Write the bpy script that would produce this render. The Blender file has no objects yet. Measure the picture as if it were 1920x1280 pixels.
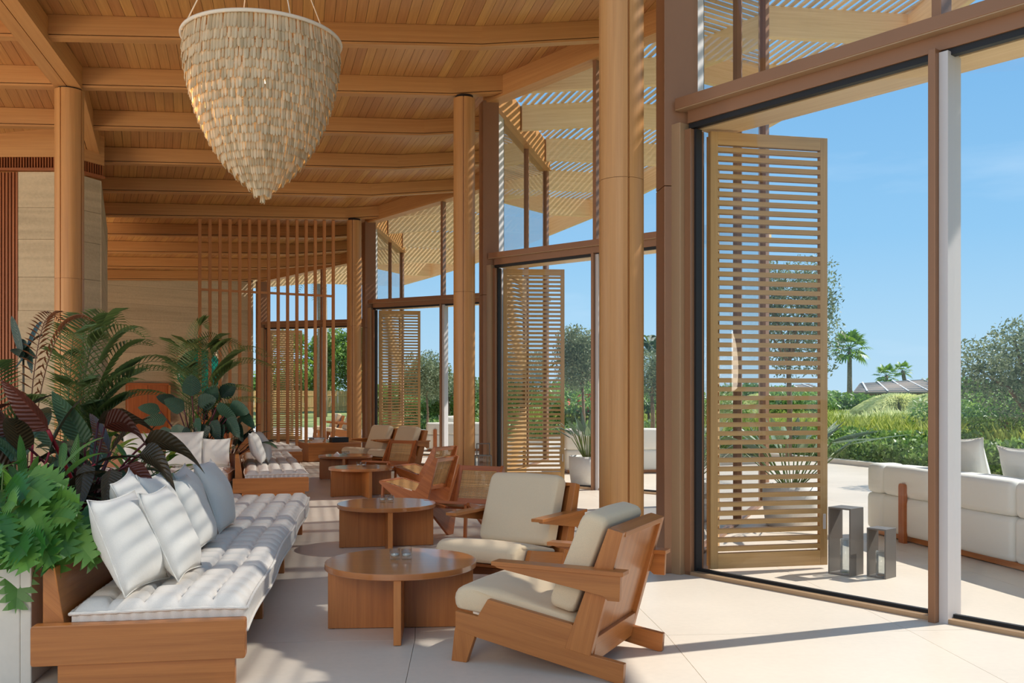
import bpy, math, random
import numpy as np
from mathutils import Vector, Matrix

random.seed(7)
rng = np.random.default_rng(11)
PI = math.pi
sc = bpy.context.scene
COL = sc.collection

# ------------------------------------------------------------------ camera, sky, sun, exposure
EYE = 1.38                       # eye height in metres
F_PX = 1750.0                    # focal length, in pixels of a 1920 wide frame
cam_d = bpy.data.cameras.new('camera')
cam_d.sensor_width = 36.0
cam_d.lens = F_PX / 1920.0 * 36.0
cam_d.shift_y = 103.0 / 1920.0
cam_d.clip_start = 0.05
cam_d.clip_end = 900.0
cam = bpy.data.objects.new('camera', cam_d)
cam.location = (0.0, 0.0, EYE)
cam.rotation_euler = (PI / 2, 0, 0)
COL.objects.link(cam)
sc.camera = cam

sc.view_settings.view_transform = 'Standard'
sc.view_settings.look = 'None'
sc.view_settings.gamma = 1.0
sc.view_settings.exposure = 0.64
sc.view_settings.use_curve_mapping = False
sc.cycles.max_bounces = 10
sc.cycles.diffuse_bounces = 6
sc.cycles.glossy_bounces = 4
sc.cycles.transparent_max_bounces = 24
sc.cycles.transmission_bounces = 6
sc.cycles.caustics_reflective = False
sc.cycles.caustics_refractive = False
sc.cycles.sample_clamp_indirect = 6.0

SKY_STRENGTH = 0.80
SUN_ELEV = math.radians(46.0)
SUN_AZ = Vector((0.939, 0.343, 0)).normalized()      # towards the sun, on the ground
world = bpy.data.worlds.new('world')
sc.world = world
world.use_nodes = True
wn = world.node_tree
wn.nodes.clear()
w_out = wn.nodes.new('ShaderNodeOutputWorld')
w_bg = wn.nodes.new('ShaderNodeBackground')
# clear desert sky: pale at the horizon, deeper blue overhead, the same all round
w_tc = wn.nodes.new('ShaderNodeTexCoord')
w_sep = wn.nodes.new('ShaderNodeSeparateXYZ')
wn.links.new(w_tc.outputs['Generated'], w_sep.inputs[0])
w_rp = wn.nodes.new('ShaderNodeValToRGB')
_st = [(0.0, (176, 206, 226)), (0.07, (160, 199, 226)), (0.16, (136, 186, 224)), (0.30, (118, 172, 218)), (0.55, (126, 166, 204)), (1.0, (130, 164, 198))]
_cr = w_rp.color_ramp
while len(_cr.elements) < len(_st): _cr.elements.new(0.5)
def _lin(c):
    c /= 255.0
    return c / 12.92 if c <= 0.04045 else ((c + 0.055) / 1.055) ** 2.4
for _e, (_p, _c) in zip(_cr.elements, _st):
    _e.position = _p; _e.color = (_lin(_c[0]), _lin(_c[1]), _lin(_c[2]), 1)
wn.links.new(w_sep.outputs['Z'], w_rp.inputs[0])
w_no = wn.nodes.new('ShaderNodeTexNoise'); w_no.inputs['Scale'].default_value = 3.0; w_no.inputs['Detail'].default_value = 7
w_mp = wn.nodes.new('ShaderNodeMapping'); w_mp.inputs['Scale'].default_value = (1.0, 1.0, 5.0)
wn.links.new(w_tc.outputs['Generated'], w_mp.inputs[0]); wn.links.new(w_mp.outputs[0], w_no.inputs['Vector'])
w_mr = wn.nodes.new('ShaderNodeMapRange'); w_mr.inputs[1].default_value = 0.60; w_mr.inputs[2].default_value = 0.85; w_mr.inputs[3].default_value = 0.0; w_mr.inputs[4].default_value = 0.3
wn.links.new(w_no.outputs['Fac'], w_mr.inputs[0])
w_mx = wn.nodes.new('ShaderNodeMix'); w_mx.data_type = 'RGBA'; w_mx.inputs['B'].default_value = (0.75, 0.85, 0.95, 1)
wn.links.new(w_mr.outputs[0], w_mx.inputs['Factor']); wn.links.new(w_rp.outputs[0], w_mx.inputs['A'])
wn.links.new(w_mx.outputs['Result'], w_bg.inputs['Color'])
w_bg.inputs['Strength'].default_value = SKY_STRENGTH
wn.links.new(w_bg.outputs[0], w_out.inputs['Surface'])

sun_d = bpy.data.lights.new('sun', 'SUN')
sun_d.energy = 3.7
sun_d.angle = math.radians(0.6)
sun_d.color = (1.0, 0.95, 0.87)
sun = bpy.data.objects.new('sun', sun_d)
_to = Vector((SUN_AZ.x * math.cos(SUN_ELEV), SUN_AZ.y * math.cos(SUN_ELEV), math.sin(SUN_ELEV)))
sun.rotation_euler = _to.to_track_quat('Z', 'Y').to_euler()
sun.location = (30, 12, 40)
COL.objects.link(sun)

# warm fill lights added to brighten the interior, out of view left and behind
def area_lamp(name, loc, aim, size, power, color):
    d = bpy.data.lights.new(name, 'AREA')
    d.shape = 'DISK'
    d.size = size
    d.energy = power
    d.color = color
    o = bpy.data.objects.new(name, d)
    o.location = loc
    o.rotation_euler = (Vector(loc) - Vector(aim)).to_track_quat('Z', 'Y').to_euler()
    COL.objects.link(o)
    return o

FILL_LAMPS = [
    ('fill_lamp', (-3.5, -6.0, 4.2), (-2.0, 6.0, -0.5), 5.0, 260, (1.0, 0.84, 0.66)),
    ('fill_lamp', (-11.0, 7.0, 1.6), (-8.0, 14.0, 2.4), 3.0, 190, (1.0, 0.82, 0.62)),
    ('fill_lamp', (-9.7, 17.0, 0.9), (-10.5, 26.0, 2.2), 2.0, 150, (1.0, 0.84, 0.66)),
]
for a in FILL_LAMPS:
    area_lamp(*a)

# ------------------------------------------------------------------ helpers
def srgb(r, g, b):
    def f(c):
        c /= 255.0
        return c / 12.92 if c <= 0.04045 else ((c + 0.055) / 1.055) ** 2.4
    return (f(r), f(g), f(b), 1.0)

def V(*a):
    return Vector(a)

class MB:
    """collects shapes and links them as ONE mesh object; writes grain-aligned UVs and a per-piece tint"""
    def __init__(self):
        self.v = []; self.f = []; self.uv = []; self.t = []; self.sm = []; self.mi = []
    def poly(self, pts, grain=None, tint=None, smooth=False, off=(0, 0), mat=0):
        b = len(self.v)
        self.v.extend([tuple(p) for p in pts])
        self.f.append(tuple(range(b, b + len(pts))))
        self._uv(pts, grain, off)
        self.t.append(random.random() if tint is None else tint)
        self.sm.append(smooth); self.mi.append(mat)
    def _uv(self, pts, g, off):
        p0 = Vector(pts[0])
        n = Vector((0, 0, 0))
        for i in range(len(pts)):
            a = Vector(pts[i]); c = Vector(pts[(i + 1) % len(pts)])
            n.x += (a.y - c.y) * (a.z + c.z); n.y += (a.z - c.z) * (a.x + c.x); n.z += (a.x - c.x) * (a.y + c.y)
        if n.length < 1e-12: n = Vector((0, 0, 1))
        n.normalize()
        g = Vector(g).normalized() if g is not None else Vector((0, 0, 1))
        u = g - n * g.dot(n)
        if u.length < 0.25:
            u = n.orthogonal()
        u.normalize()
        w = n.cross(u)
        for p in pts:
            q = Vector(p)
            self.uv.append((q.dot(u) + off[0], q.dot(w) + off[1]))
    def mesh(self, verts, faces, grain=None, tint=None, smooth=False, mat=0):
        """shared-vertex piece"""
        b = len(self.v)
        vv = [Vector(p) for p in verts]
        self.v.extend([tuple(p) for p in vv])
        tt = random.random() if tint is None else tint
        off = (random.random() * 9, random.random() * 9)
        for f in faces:
            self.f.append(tuple(b + i for i in f))
            self._uv([vv[i] for i in f], grain, off)
            self.t.append(tt); self.sm.append(smooth); self.mi.append(mat)
    def box(self, c, s, ax=None, grain=None, tint=None, mat=0):
        """box centre c, size s, optional axes (3 unit vectors)"""
        c = Vector(c)
        X, Y, Z = ax if ax else (V(1, 0, 0), V(0, 1, 0), V(0, 0, 1))
        h = [d / 2 for d in s]
        vs = []
        for k in (-1, 1):
            for j in (-1, 1):
                for i in (-1, 1):
                    vs.append(c + X * (i * h[0]) + Y * (j * h[1]) + Z * (k * h[2]))
        if grain is None:
            grain = (X, Y, Z)[max(range(3), key=lambda q: s[q])]
        self.mesh(vs, [(0, 2, 3, 1), (4, 5, 7, 6), (0, 1, 5, 4), (2, 6, 7, 3), (0, 4, 6, 2), (1, 3, 7, 5)], grain, tint, mat=mat)
    def hexa(self, b4, t4, grain=None, tint=None, mat=0):
        """solid from 4 bottom points and 4 top points (same order, ccw from above)"""
        self.mesh(list(b4) + list(t4), [(3, 2, 1, 0), (4, 5, 6, 7), (0, 1, 5, 4), (1, 2, 6, 5), (2, 3, 7, 6), (3, 0, 4, 7)], grain, tint, mat=mat)
    def bar(self, p, q, w, h, up=(0, 0, 1), grain=None, tint=None, drop=0.0, mat=0, d2=None):
        """bar from p to q: centred sideways, its underside on the line p-q (+drop)"""
        p = Vector(p); q = Vector(q); up = Vector(up)
        d = (q - p).normalized()
        s = d.cross(up).normalized() * (w / 2)
        b = [p - s, q - s, q + s, p + s]
        b = [x + up * drop for x in b]
        b = [b[0], b[3], b[2], b[1]]
        t = [x + up * h for x in b]
        self.hexa(b, t, grain if grain is not None else d, tint, mat=mat)
    def prism(self, pts, a, b, to3, grain=None, tint=None, mat=0):
        """2D outline pts extruded between a and b; to3(x, y, t) -> point"""
        n = len(pts)
        vs = [to3(x, y, a) for x, y in pts] + [to3(x, y, b) for x, y in pts]
        fs = [tuple(range(n))[::-1], tuple(range(n, 2 * n))]
        for i in range(n):
            j = (i + 1) % n
            fs.append((i, j, n + j, n + i))
        self.mesh(vs, fs, grain, tint, mat=mat)
    def tube(self, path, rad, seg=8, tint=None, caps=True, smooth=True, mat=0):
        path = [Vector(p) for p in path]
        n = len(path)
        rads = rad if isinstance(rad, (list, tuple)) else [rad] * n
        vs = []; fs = []
        prev = None
        for i, p in enumerate(path):
            d = (path[min(i + 1, n - 1)] - path[max(i - 1, 0)])
            if d.length < 1e-9: d = V(0, 0, 1)
            d.normalize()
            if prev is None:
                a = d.orthogonal().normalized()
            else:
                a = prev - d * prev.dot(d)
                a = a.normalized() if a.length > 1e-6 else d.orthogonal().normalized()
            prev = a
            bq = d.cross(a)
            for k in range(seg):
                an = 2 * PI * k / seg
                vs.append(p + (a * math.cos(an) + bq * math.sin(an)) * rads[i])
        for i in range(n - 1):
            for k in range(seg):
                l = (k + 1) % seg
                fs.append((i * seg + k, i * seg + l, (i + 1) * seg + l, (i + 1) * seg + k))
        if caps:
            fs.append(tuple(range(seg))[::-1]); fs.append(tuple((n - 1) * seg + k for k in range(seg)))
        self.mesh(vs, fs, path[-1] - path[0], tint, smooth, mat=mat)
    def lathe(self, prof, seg=32, c=(0, 0, 0), tint=None, smooth=True, grain=None, mat=0, cap=True):
        c = Vector(c); n = len(prof)
        vs = []; fs = []
        for r, z in prof:
            for k in range(seg):
                a = 2 * PI * k / seg
                vs.append(c + V(r * math.cos(a), r * math.sin(a), z))
        for i in range(n - 1):
            for k in range(seg):
                l = (k + 1) % seg
                fs.append((i * seg + k, i * seg + l, (i + 1) * seg + l, (i + 1) * seg + k))
        if cap:
            fs.append(tuple(range(seg))[::-1]); fs.append(tuple((n - 1) * seg + k for k in range(seg)))
        self.mesh(vs, fs, grain, tint, smooth, mat=mat)
    def data(self, name):
        me = bpy.data.meshes.new(name)
        me.from_pydata(self.v, [], self.f)
        nl = len(me.loops)
        uvl = me.uv_layers.new(name='UVMap')
        uvl.data.foreach_set('uv', np.array(self.uv, dtype=np.float32).reshape(-1))
        lt = np.array([len(f) for f in self.f])
        t = np.repeat(np.array(self.t, dtype=np.float32), lt)
        ca = me.color_attributes.new('tint', 'FLOAT_COLOR', 'CORNER')
        cc = np.ones((nl, 4), dtype=np.float32); cc[:, 0] = t; cc[:, 1] = t; cc[:, 2] = t
        ca.data.foreach_set('color', cc.reshape(-1))
        me.polygons.foreach_set('use_smooth', np.array(self.sm, dtype=bool))
        me.polygons.foreach_set('material_index', np.array(self.mi, dtype=np.int32))
        me.update()
        return me
    def build(self, name, mat, parent=None, bevel=0, auto=None):
        me = self.data(name)
        for m in (mat if isinstance(mat, (list, tuple)) else [mat]):
            me.materials.append(m)
        return link(name, me, parent, bevel)

def link(name, me, parent=None, bevel=0):
    o = bpy.data.objects.new(name, me)
    COL.objects.link(o)
    if parent is not None:
        o.parent = parent
    if bevel:
        m = o.modifiers.new('bevel', 'BEVEL')
        m.width = bevel; m.segments = 2; m.limit_method = 'ANGLE'; m.angle_limit = math.radians(40)
        m.harden_normals = False
    return o

def tag(o, label=None, cat=None, group=None, kind=None):
    if label: o['label'] = label
    if cat: o['category'] = cat
    if group: o['group'] = group
    if kind: o['kind'] = kind
    return o

def empty(name, loc=(0, 0, 0), rz=0.0, label=None, cat=None, group=None, kind=None):
    o = bpy.data.objects.new(name, None)
    o.empty_display_size = 0.1
    o.location = loc; o.rotation_euler = (0, 0, rz)
    COL.objects.link(o)
    return tag(o, label, cat, group, kind)

KIDS = {}
def children(o):
    return [c for c in o.children]

def copy_tree(o, parent=None):
    c = o.copy()
    COL.objects.link(c)
    if parent is not None: c.parent = parent
    for ch in list(o.children):
        copy_tree(ch, c)
    return c

def place_copy(o, loc, rz, label=None, group=None):
    c = copy_tree(o)
    c.location = loc; c.rotation_euler = (0, 0, rz)
    if label: c['label'] = label
    if group: c['group'] = group
    return c

def np_mesh(name, verts, faces, tint=None, uv=None, smooth=False):
    """fast mesh from arrays; faces (n,k) all of one size; tint per face"""
    me = bpy.data.meshes.new(name)
    nf, k = faces.shape
    me.vertices.add(len(verts)); me.loops.add(nf * k); me.polygons.add(nf)
    me.vertices.foreach_set('co', np.asarray(verts, dtype=np.float32).reshape(-1))
    me.loops.foreach_set('vertex_index', faces.astype(np.int32).reshape(-1))
    me.polygons.foreach_set('loop_start', np.arange(0, nf * k, k, dtype=np.int32))
    me.polygons.foreach_set('use_smooth', np.full(nf, smooth, dtype=bool))
    uvl = me.uv_layers.new(name='UVMap')
    if uv is not None:
        uvl.data.foreach_set('uv', np.asarray(uv, dtype=np.float32).reshape(-1))
    if tint is not None:
        ca = me.color_attributes.new('tint', 'FLOAT_COLOR', 'CORNER')
        cc = np.ones((nf * k, 4), dtype=np.float32)
        tt = np.repeat(np.asarray(tint, dtype=np.float32), k)
        cc[:, 0] = tt; cc[:, 1] = tt; cc[:, 2] = tt
        ca.data.foreach_set('color', cc.reshape(-1))
    me.update(calc_edges=True)
    me.validate()
    return me

# ------------------------------------------------------------------ materials
def new_mat(name):
    m = bpy.data.materials.new(name)
    m.use_nodes = True
    nt = m.node_tree
    b = nt.nodes['Principled BSDF']
    return m, nt, b

def N(nt, t, **kw):
    n = nt.nodes.new(t)
    for k, v in kw.items():
        setattr(n, k, v)
    return n

def plain(name, c, rough=0.5, metal=0.0, spec=0.5, bump=0.0, bscale=60.0, var=0.0, tintvar=0.0):
    m, nt, b = new_mat(name)
    b.inputs['Roughness'].default_value = rough
    b.inputs['Metallic'].default_value = metal
    b.inputs['Specular IOR Level'].default_value = spec
    b.inputs['Base Color'].default_value = c
    L = nt.links.new
    if var or tintvar or bump:
        tc = N(nt, 'ShaderNodeTexCoord')
        no = N(nt, 'ShaderNodeTexNoise')
        no.inputs['Scale'].default_value = bscale; no.inputs['Detail'].default_value = 4
        L(tc.outputs['Object'], no.inputs['Vector'])
        if var or tintvar:
            hsv = N(nt, 'ShaderNodeHueSaturation'); hsv.inputs['Color'].default_value = c
            mr = N(nt, 'ShaderNodeMapRange')
            mr.inputs[1].default_value = 0.3; mr.inputs[2].default_value = 0.7
            mr.inputs[3].default_value = 1 - var; mr.inputs[4].default_value = 1 + var
            L(no.outputs['Fac'], mr.inputs[0])
            at = N(nt, 'ShaderNodeVertexColor', layer_name='tint')
            mr2 = N(nt, 'ShaderNodeMapRange')
            mr2.inputs[3].default_value = 1 - tintvar; mr2.inputs[4].default_value = 1 + tintvar
            L(at.outputs['Color'], mr2.inputs[0])
            mu = N(nt, 'ShaderNodeMath', operation='MULTIPLY')
            L(mr.outputs[0], mu.inputs[0]); L(mr2.outputs[0], mu.inputs[1])
            L(mu.outputs[0], hsv.inputs['Value'])
            L(hsv.outputs[0], b.inputs['Base Color'])
        if bump:
            bp = N(nt, 'ShaderNodeBump'); bp.inputs['Strength'].default_value = bump; bp.inputs['Distance'].default_value = 0.01
            L(no.outputs['Fac'], bp.inputs['Height']); L(bp.outputs[0], b.inputs['Normal'])
    return m

def wood(name, c1, c2, rough=0.42, tintvar=0.2, grain=28.0, along=1.6, spec=0.4, coat=0.0, bump=0.12, hue=0.0):
    """grain runs along U"""
    m, nt, b = new_mat(name)
    L = nt.links.new
    uv = N(nt, 'ShaderNodeUVMap'); uv.uv_map = 'UVMap'
    mp = N(nt, 'ShaderNodeMapping'); mp.inputs['Scale'].default_value = (along, grain, 1)
    L(uv.outputs[0], mp.inputs['Vector'])
    no = N(nt, 'ShaderNodeTexNoise'); no.inputs['Scale'].default_value = 1.0; no.inputs['Detail'].default_value = 6; no.inputs['Roughness'].default_value = 0.62; no.inputs['Distortion'].default_value = 0.4
    L(mp.outputs[0], no.inputs['Vector'])
    mp2 = N(nt, 'ShaderNodeMapping'); mp2.inputs['Scale'].default_value = (along * 3, grain * 9, 1)
    L(uv.outputs[0], mp2.inputs['Vector'])
    no2 = N(nt, 'ShaderNodeTexNoise'); no2.inputs['Scale'].default_value = 1.0; no2.inputs['Detail'].default_value = 3
    L(mp2.outputs[0], no2.inputs['Vector'])
    ad = N(nt, 'ShaderNodeMath', operation='MULTIPLY_ADD'); ad.inputs[1].default_value = 0.35
    L(no2.outputs['Fac'], ad.inputs[0]); L(no.outputs['Fac'], ad.inputs[2])
    rp = N(nt, 'ShaderNodeValToRGB')
    rp.color_ramp.elements[0].position = 0.36; rp.color_ramp.elements[0].color = c2
    rp.color_ramp.elements[1].position = 0.92; rp.color_ramp.elements[1].color = c1
    L(ad.outputs[0], rp.inputs[0])
    at = N(nt, 'ShaderNodeVertexColor', layer_name='tint')
    mr = N(nt, 'ShaderNodeMapRange'); mr.inputs[3].default_value = 1 - tintvar; mr.inputs[4].default_value = 1 + tintvar
    L(at.outputs['Color'], mr.inputs[0])
    hs = N(nt, 'ShaderNodeHueSaturation')
    L(rp.outputs[0], hs.inputs['Color']); L(mr.outputs[0], hs.inputs['Value'])
    if hue:
        mr3 = N(nt, 'ShaderNodeMapRange'); mr3.inputs[3].default_value = 0.5 - hue; mr3.inputs[4].default_value = 0.5 + hue
        L(at.outputs['Color'], mr3.inputs[0]); L(mr3.outputs[0], hs.inputs['Hue'])
    L(hs.outputs[0], b.inputs['Base Color'])
    b.inputs['Roughness'].default_value = rough
    b.inputs['Specular IOR Level'].default_value = spec
    b.inputs['Coat Weight'].default_value = coat
    b.inputs['Coat Roughness'].default_value = 0.12
    if bump:
        bp = N(nt, 'ShaderNodeBump'); bp.inputs['Strength'].default_value = bump; bp.inputs['Distance'].default_value = 0.004
        L(ad.outputs[0], bp.inputs['Height']); L(bp.outputs[0], b.inputs['Normal'])
    return m

def fabric(name, c, scale=420.0, bump=0.25, var=0.06):
    m, nt, b = new_mat(name)
    L = nt.links.new
    tc = N(nt, 'ShaderNodeTexCoord')
    no = N(nt, 'ShaderNodeTexNoise'); no.inputs['Scale'].default_value = scale; no.inputs['Detail'].default_value = 2
    L(tc.outputs['Object'], no.inputs['Vector'])
    mr = N(nt, 'ShaderNodeMapRange'); mr.inputs[1].default_value = 0.3; mr.inputs[2].default_value = 0.7
    mr.inputs[3].default_value = 1 - var; mr.inputs[4].default_value = 1 + var
    L(no.outputs['Fac'], mr.inputs[0])
    hs = N(nt, 'ShaderNodeHueSaturation'); hs.inputs['Color'].default_value = c
    L(mr.outputs[0], hs.inputs['Value']); L(hs.outputs[0], b.inputs['Base Color'])
    b.inputs['Roughness'].default_value = 0.9
    b.inputs['Specular IOR Level'].default_value = 0.15
    b.inputs['Sheen Weight'].default_value = 0.15
    no2 = N(nt, 'ShaderNodeTexNoise'); no2.inputs['Scale'].default_value = 14; no2.inputs['Detail'].default_value = 3
    L(tc.outputs['Object'], no2.inputs['Vector'])
    mx = N(nt, 'ShaderNodeMath', operation='MULTIPLY_ADD'); mx.inputs[1].default_value = 0.25
    L(no.outputs['Fac'], mx.inputs[0]); L(no2.outputs['Fac'], mx.inputs[2])
    bp = N(nt, 'ShaderNodeBump'); bp.inputs['Strength'].default_value = bump; bp.inputs['Distance'].default_value = 0.012
    L(mx.outputs[0], bp.inputs['Height']); L(bp.outputs[0], b.inputs['Normal'])
    return m

def leafmat(name, c1, c2, rough=0.4, trans=0.25, vein=0.0, tintvar=0.35, spec=0.5, back=None):
    """c1-c2 by tint; optional cross veins along U; optional underside colour"""
    m, nt, b = new_mat(name)
    L = nt.links.new
    at = N(nt, 'ShaderNodeVertexColor', layer_name='tint')
    mix = N(nt, 'ShaderNodeMix', data_type='RGBA')
    mix.inputs['A'].default_value = c2; mix.inputs['B'].default_value = c1
    L(at.outputs['Color'], mix.inputs['Factor'])
    colr = mix.outputs['Result']
    if vein:
        uv = N(nt, 'ShaderNodeUVMap'); uv.uv_map = 'UVMap'
        sp = N(nt, 'ShaderNodeSeparateXYZ'); L(uv.outputs[0], sp.inputs[0])
        ab = N(nt, 'ShaderNodeMath', operation='ABSOLUTE'); L(sp.outputs['Y'], ab.inputs[0])
        sl = N(nt, 'ShaderNodeMath', operation='MULTIPLY_ADD'); sl.inputs[1].default_value = -0.35
        L(ab.outputs[0], sl.inputs[0]); L(sp.outputs['X'], sl.inputs[2])
        sw = N(nt, 'ShaderNodeMath', operation='MULTIPLY'); sw.inputs[1].default_value = 82.0; L(sl.outputs[0], sw.inputs[0])
        sn = N(nt, 'ShaderNodeMath', operation='SINE'); L(sw.outputs[0], sn.inputs[0])
        mr = N(nt, 'ShaderNodeMapRange'); mr.inputs[1].default_value = 0.4; mr.inputs[2].default_value = 1.0
        mr.inputs[3].default_value = 1.0; mr.inputs[4].default_value = 1.0 + vein
        L(sn.outputs[0], mr.inputs[0])
        mid = N(nt, 'ShaderNodeMapRange'); mid.inputs[1].default_value = 0.0; mid.inputs[2].default_value = 0.05
        mid.inputs[3].default_value = 1.0 + vein * 1.6; mid.inputs[4].default_value = 1.0
        L(ab.outputs[0], mid.inputs[0])
        mm = N(nt, 'ShaderNodeMath', operation='MULTIPLY'); L(mr.outputs[0], mm.inputs[0]); L(mid.outputs[0], mm.inputs[1])
        hs = N(nt, 'ShaderNodeHueSaturation'); L(colr, hs.inputs['Color']); L(mm.outputs[0], hs.inputs['Value'])
        colr = hs.outputs[0]
        bp = N(nt, 'ShaderNodeBump'); bp.inputs['Strength'].default_value = 0.35; bp.inputs['Distance'].default_value = 0.01
        L(sn.outputs[0], bp.inputs['Height']); L(bp.outputs[0], b.inputs['Normal'])
    if back is not None:
        ge = N(nt, 'ShaderNodeNewGeometry')
        mb = N(nt, 'ShaderNodeMix', data_type='RGBA'); mb.inputs['B'].default_value = back
        L(ge.outputs['Backfacing'], mb.inputs['Factor']); L(colr, mb.inputs['A'])
        colr = mb.outputs['Result']
    L(colr, b.inputs['Base Color'])
    b.inputs['Roughness'].default_value = rough
    b.inputs['Specular IOR Level'].default_value = spec
    if trans:
        tr = N(nt, 'ShaderNodeBsdfTranslucent')
        hs2 = N(nt, 'ShaderNodeHueSaturation'); hs2.inputs['Value'].default_value = 1.5; hs2.inputs['Saturation'].default_value = 1.1
        L(colr, hs2.inputs['Color']); L(hs2.outputs[0], tr.inputs['Color'])
        mxs = N(nt, 'ShaderNodeMixShader'); mxs.inputs[0].default_value = trans
        L(b.outputs[0], mxs.inputs[1]); L(tr.outputs[0], mxs.inputs[2])
        L(mxs.outputs[0], nt.nodes['Material Output'].inputs['Surface'])
    return m

def glass(name, tint=(0.96, 0.98, 0.98, 1), r0=0.05, r1=0.95, power=5.0, rough=0.0):
    """thin glass: clear, with a mirror that grows towards grazing angles"""
    m, nt, b = new_mat(name)
    L = nt.links.new
    nt.nodes.remove(b)
    tr = N(nt, 'ShaderNodeBsdfTransparent'); tr.inputs[0].default_value = tint
    gl = N(nt, 'ShaderNodeBsdfGlossy'); gl.inputs['Roughness'].default_value = rough
    lw = N(nt, 'ShaderNodeLayerWeight'); lw.inputs['Blend'].default_value = 0.5
    pw = N(nt, 'ShaderNodeMath', operation='POWER'); pw.inputs[1].default_value = power
    L(lw.outputs['Facing'], pw.inputs[0])
    ma = N(nt, 'ShaderNodeMath', operation='MULTIPLY_ADD'); ma.inputs[1].default_value = r1; ma.inputs[2].default_value = r0
    L(pw.outputs[0], ma.inputs[0])
    mx = N(nt, 'ShaderNodeMixShader')
    L(ma.outputs[0], mx.inputs[0]); L(tr.outputs[0], mx.inputs[1]); L(gl.outputs[0], mx.inputs[2])
    L(mx.outputs[0], nt.nodes['Material Output'].inputs['Surface'])
    return m

M = {}
M['ceil'] = wood('ceiling_cedar', srgb(206, 152, 92), srgb(168, 114, 62), 0.42, 0.12, 30, 0.8, hue=0.007)
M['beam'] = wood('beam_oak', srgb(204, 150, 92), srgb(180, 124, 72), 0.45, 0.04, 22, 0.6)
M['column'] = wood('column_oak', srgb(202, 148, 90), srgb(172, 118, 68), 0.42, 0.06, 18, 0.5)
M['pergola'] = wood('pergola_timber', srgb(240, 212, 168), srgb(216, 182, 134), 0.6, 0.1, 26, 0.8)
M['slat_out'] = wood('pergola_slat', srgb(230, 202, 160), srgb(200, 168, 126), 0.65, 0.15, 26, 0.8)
M['teak'] = wood('lounge_teak', srgb(192, 122, 62), srgb(154, 90, 42), 0.38, 0.08, 26, 1.0, coat=0.15)
M['teak_top'] = wood('table_top_wood', srgb(190, 120, 62), srgb(156, 92, 46), 0.3, 0.05, 30, 1.0, coat=0.9)
M['cane_wood'] = wood('cane_chair_teak', srgb(190, 110, 56), srgb(144, 74, 34), 0.36, 0.08, 26, 1.0, coat=0.2)
M['shutter'] = wood('shutter_teak', srgb(196, 158, 104), srgb(168, 128, 80), 0.55, 0.1, 30, 1.0)
M['screen'] = wood('screen_teak', srgb(216, 150, 92), srgb(186, 118, 66), 0.45, 0.06, 20, 0.8)
M['slatwall'] = wood('slat_wall_wood', srgb(170, 100, 54), srgb(130, 70, 34), 0.5, 0.15, 20, 0.8)
M['dark'] = plain('shadow_gap', srgb(34, 26, 22), 0.8)
M['bronze'] = plain('bronze_frame', srgb(150, 108, 78), 0.42, 0.25, var=0.03, bscale=3)
M['bronze_lt'] = plain('pale_lit_bronze', srgb(178, 146, 112), 0.4, 0.2)  # paler copy of bronze; light on jamb and transom put into colour
M['gasket'] = plain('black_gasket', srgb(24, 24, 26), 0.6)
M['alu'] = plain('grey_cladding', srgb(204, 198, 196), 0.55, 0.1)
M['glass'] = glass('window_glass', (0.97, 0.985, 0.985, 1), 0.045)
M['glass_ret'] = glass('return_window_glass', (0.78, 0.82, 0.84, 1), 0.26, 0.72, 1.3)
M['glass_cup'] = glass('clear_cup_glass', (0.93, 0.95, 0.95, 1), 0.06, 0.8, 3.0)
M['wax'] = plain('white_wax', srgb(240, 236, 226), 0.5)
M['white_fab'] = fabric('white_linen', srgb(224, 219, 210))
M['mattress'] = fabric('white_cotton_mattress', srgb(224, 215, 204), 300, 0.2)
M['beige_fab'] = fabric('beige_linen', srgb(222, 198, 164), 600, 0.22, 0.09)
M['out_fab'] = fabric('outdoor_white_cloth', srgb(232, 230, 222), 300, 0.2, 0.03)
M['cane'] = wood('woven_cane', srgb(206, 160, 100), srgb(168, 118, 66), 0.5, 0.25, 20, 1.0)
M['soil'] = plain('potting_soil', srgb(58, 44, 34), 0.95, bump=0.8, bscale=40, var=0.3)
M['charcoal'] = plain('grey_lantern_metal', srgb(112, 106, 100), 0.5, 0.2)
M['black'] = plain('black_lacquer', srgb(26, 26, 28), 0.4)
M['pot'] = plain('white_pot_glaze', srgb(228, 224, 216), 0.6, bump=0.1, bscale=30, var=0.03)
M['bark'] = plain('tree_bark', srgb(130, 110, 88), 0.9, bump=0.7, bscale=18, var=0.25)
M['palm_bark'] = plain('palm_bark', srgb(150, 126, 100), 0.9, bump=0.8, bscale=9, var=0.25)
M['rope'] = plain('cotton_rope', srgb(226, 214, 196), 0.85)
# ------------------------------------------------------------------ plan of the pavilion: everything sits on arcs about one centre
CX, CY = -40.6, 2.45
R_POST, R_COL, R_GIRD, R_OUT = 42.2, 41.7, 36.0, 48.3
STEP = 10.75
PHI = [6.75 - STEP, 6.75, 17.6, 28.3, 38.95]            # posts 0 (behind the camera's right) to 4
COL_PHI = [6.45 - STEP, 6.45, 17.15, 27.75]
RIB0, RIB_STEP = 17.2, 2.675

def r_out(ph):
    return float(np.interp(ph, [9.0, 14.0], [47.55, R_OUT]))

def polar(r, ph, z=0.0):
    a = math.radians(ph)
    return Vector((CX + r * math.cos(a), CY + r * math.sin(a), z))

def zb_phi(ph):
    xs = [0, 11.9, 14.6, 17.2, 19.9, 22.6, 25.3, 28.0, 30.7, 36.0, 44.0]
    ys = [6.25, 6.2, 6.17, 6.10, 5.99, 5.83, 5.67, 5.50, 5.36, 5.03, 4.6]
    return float(np.interp(ph, xs, ys))

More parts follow.
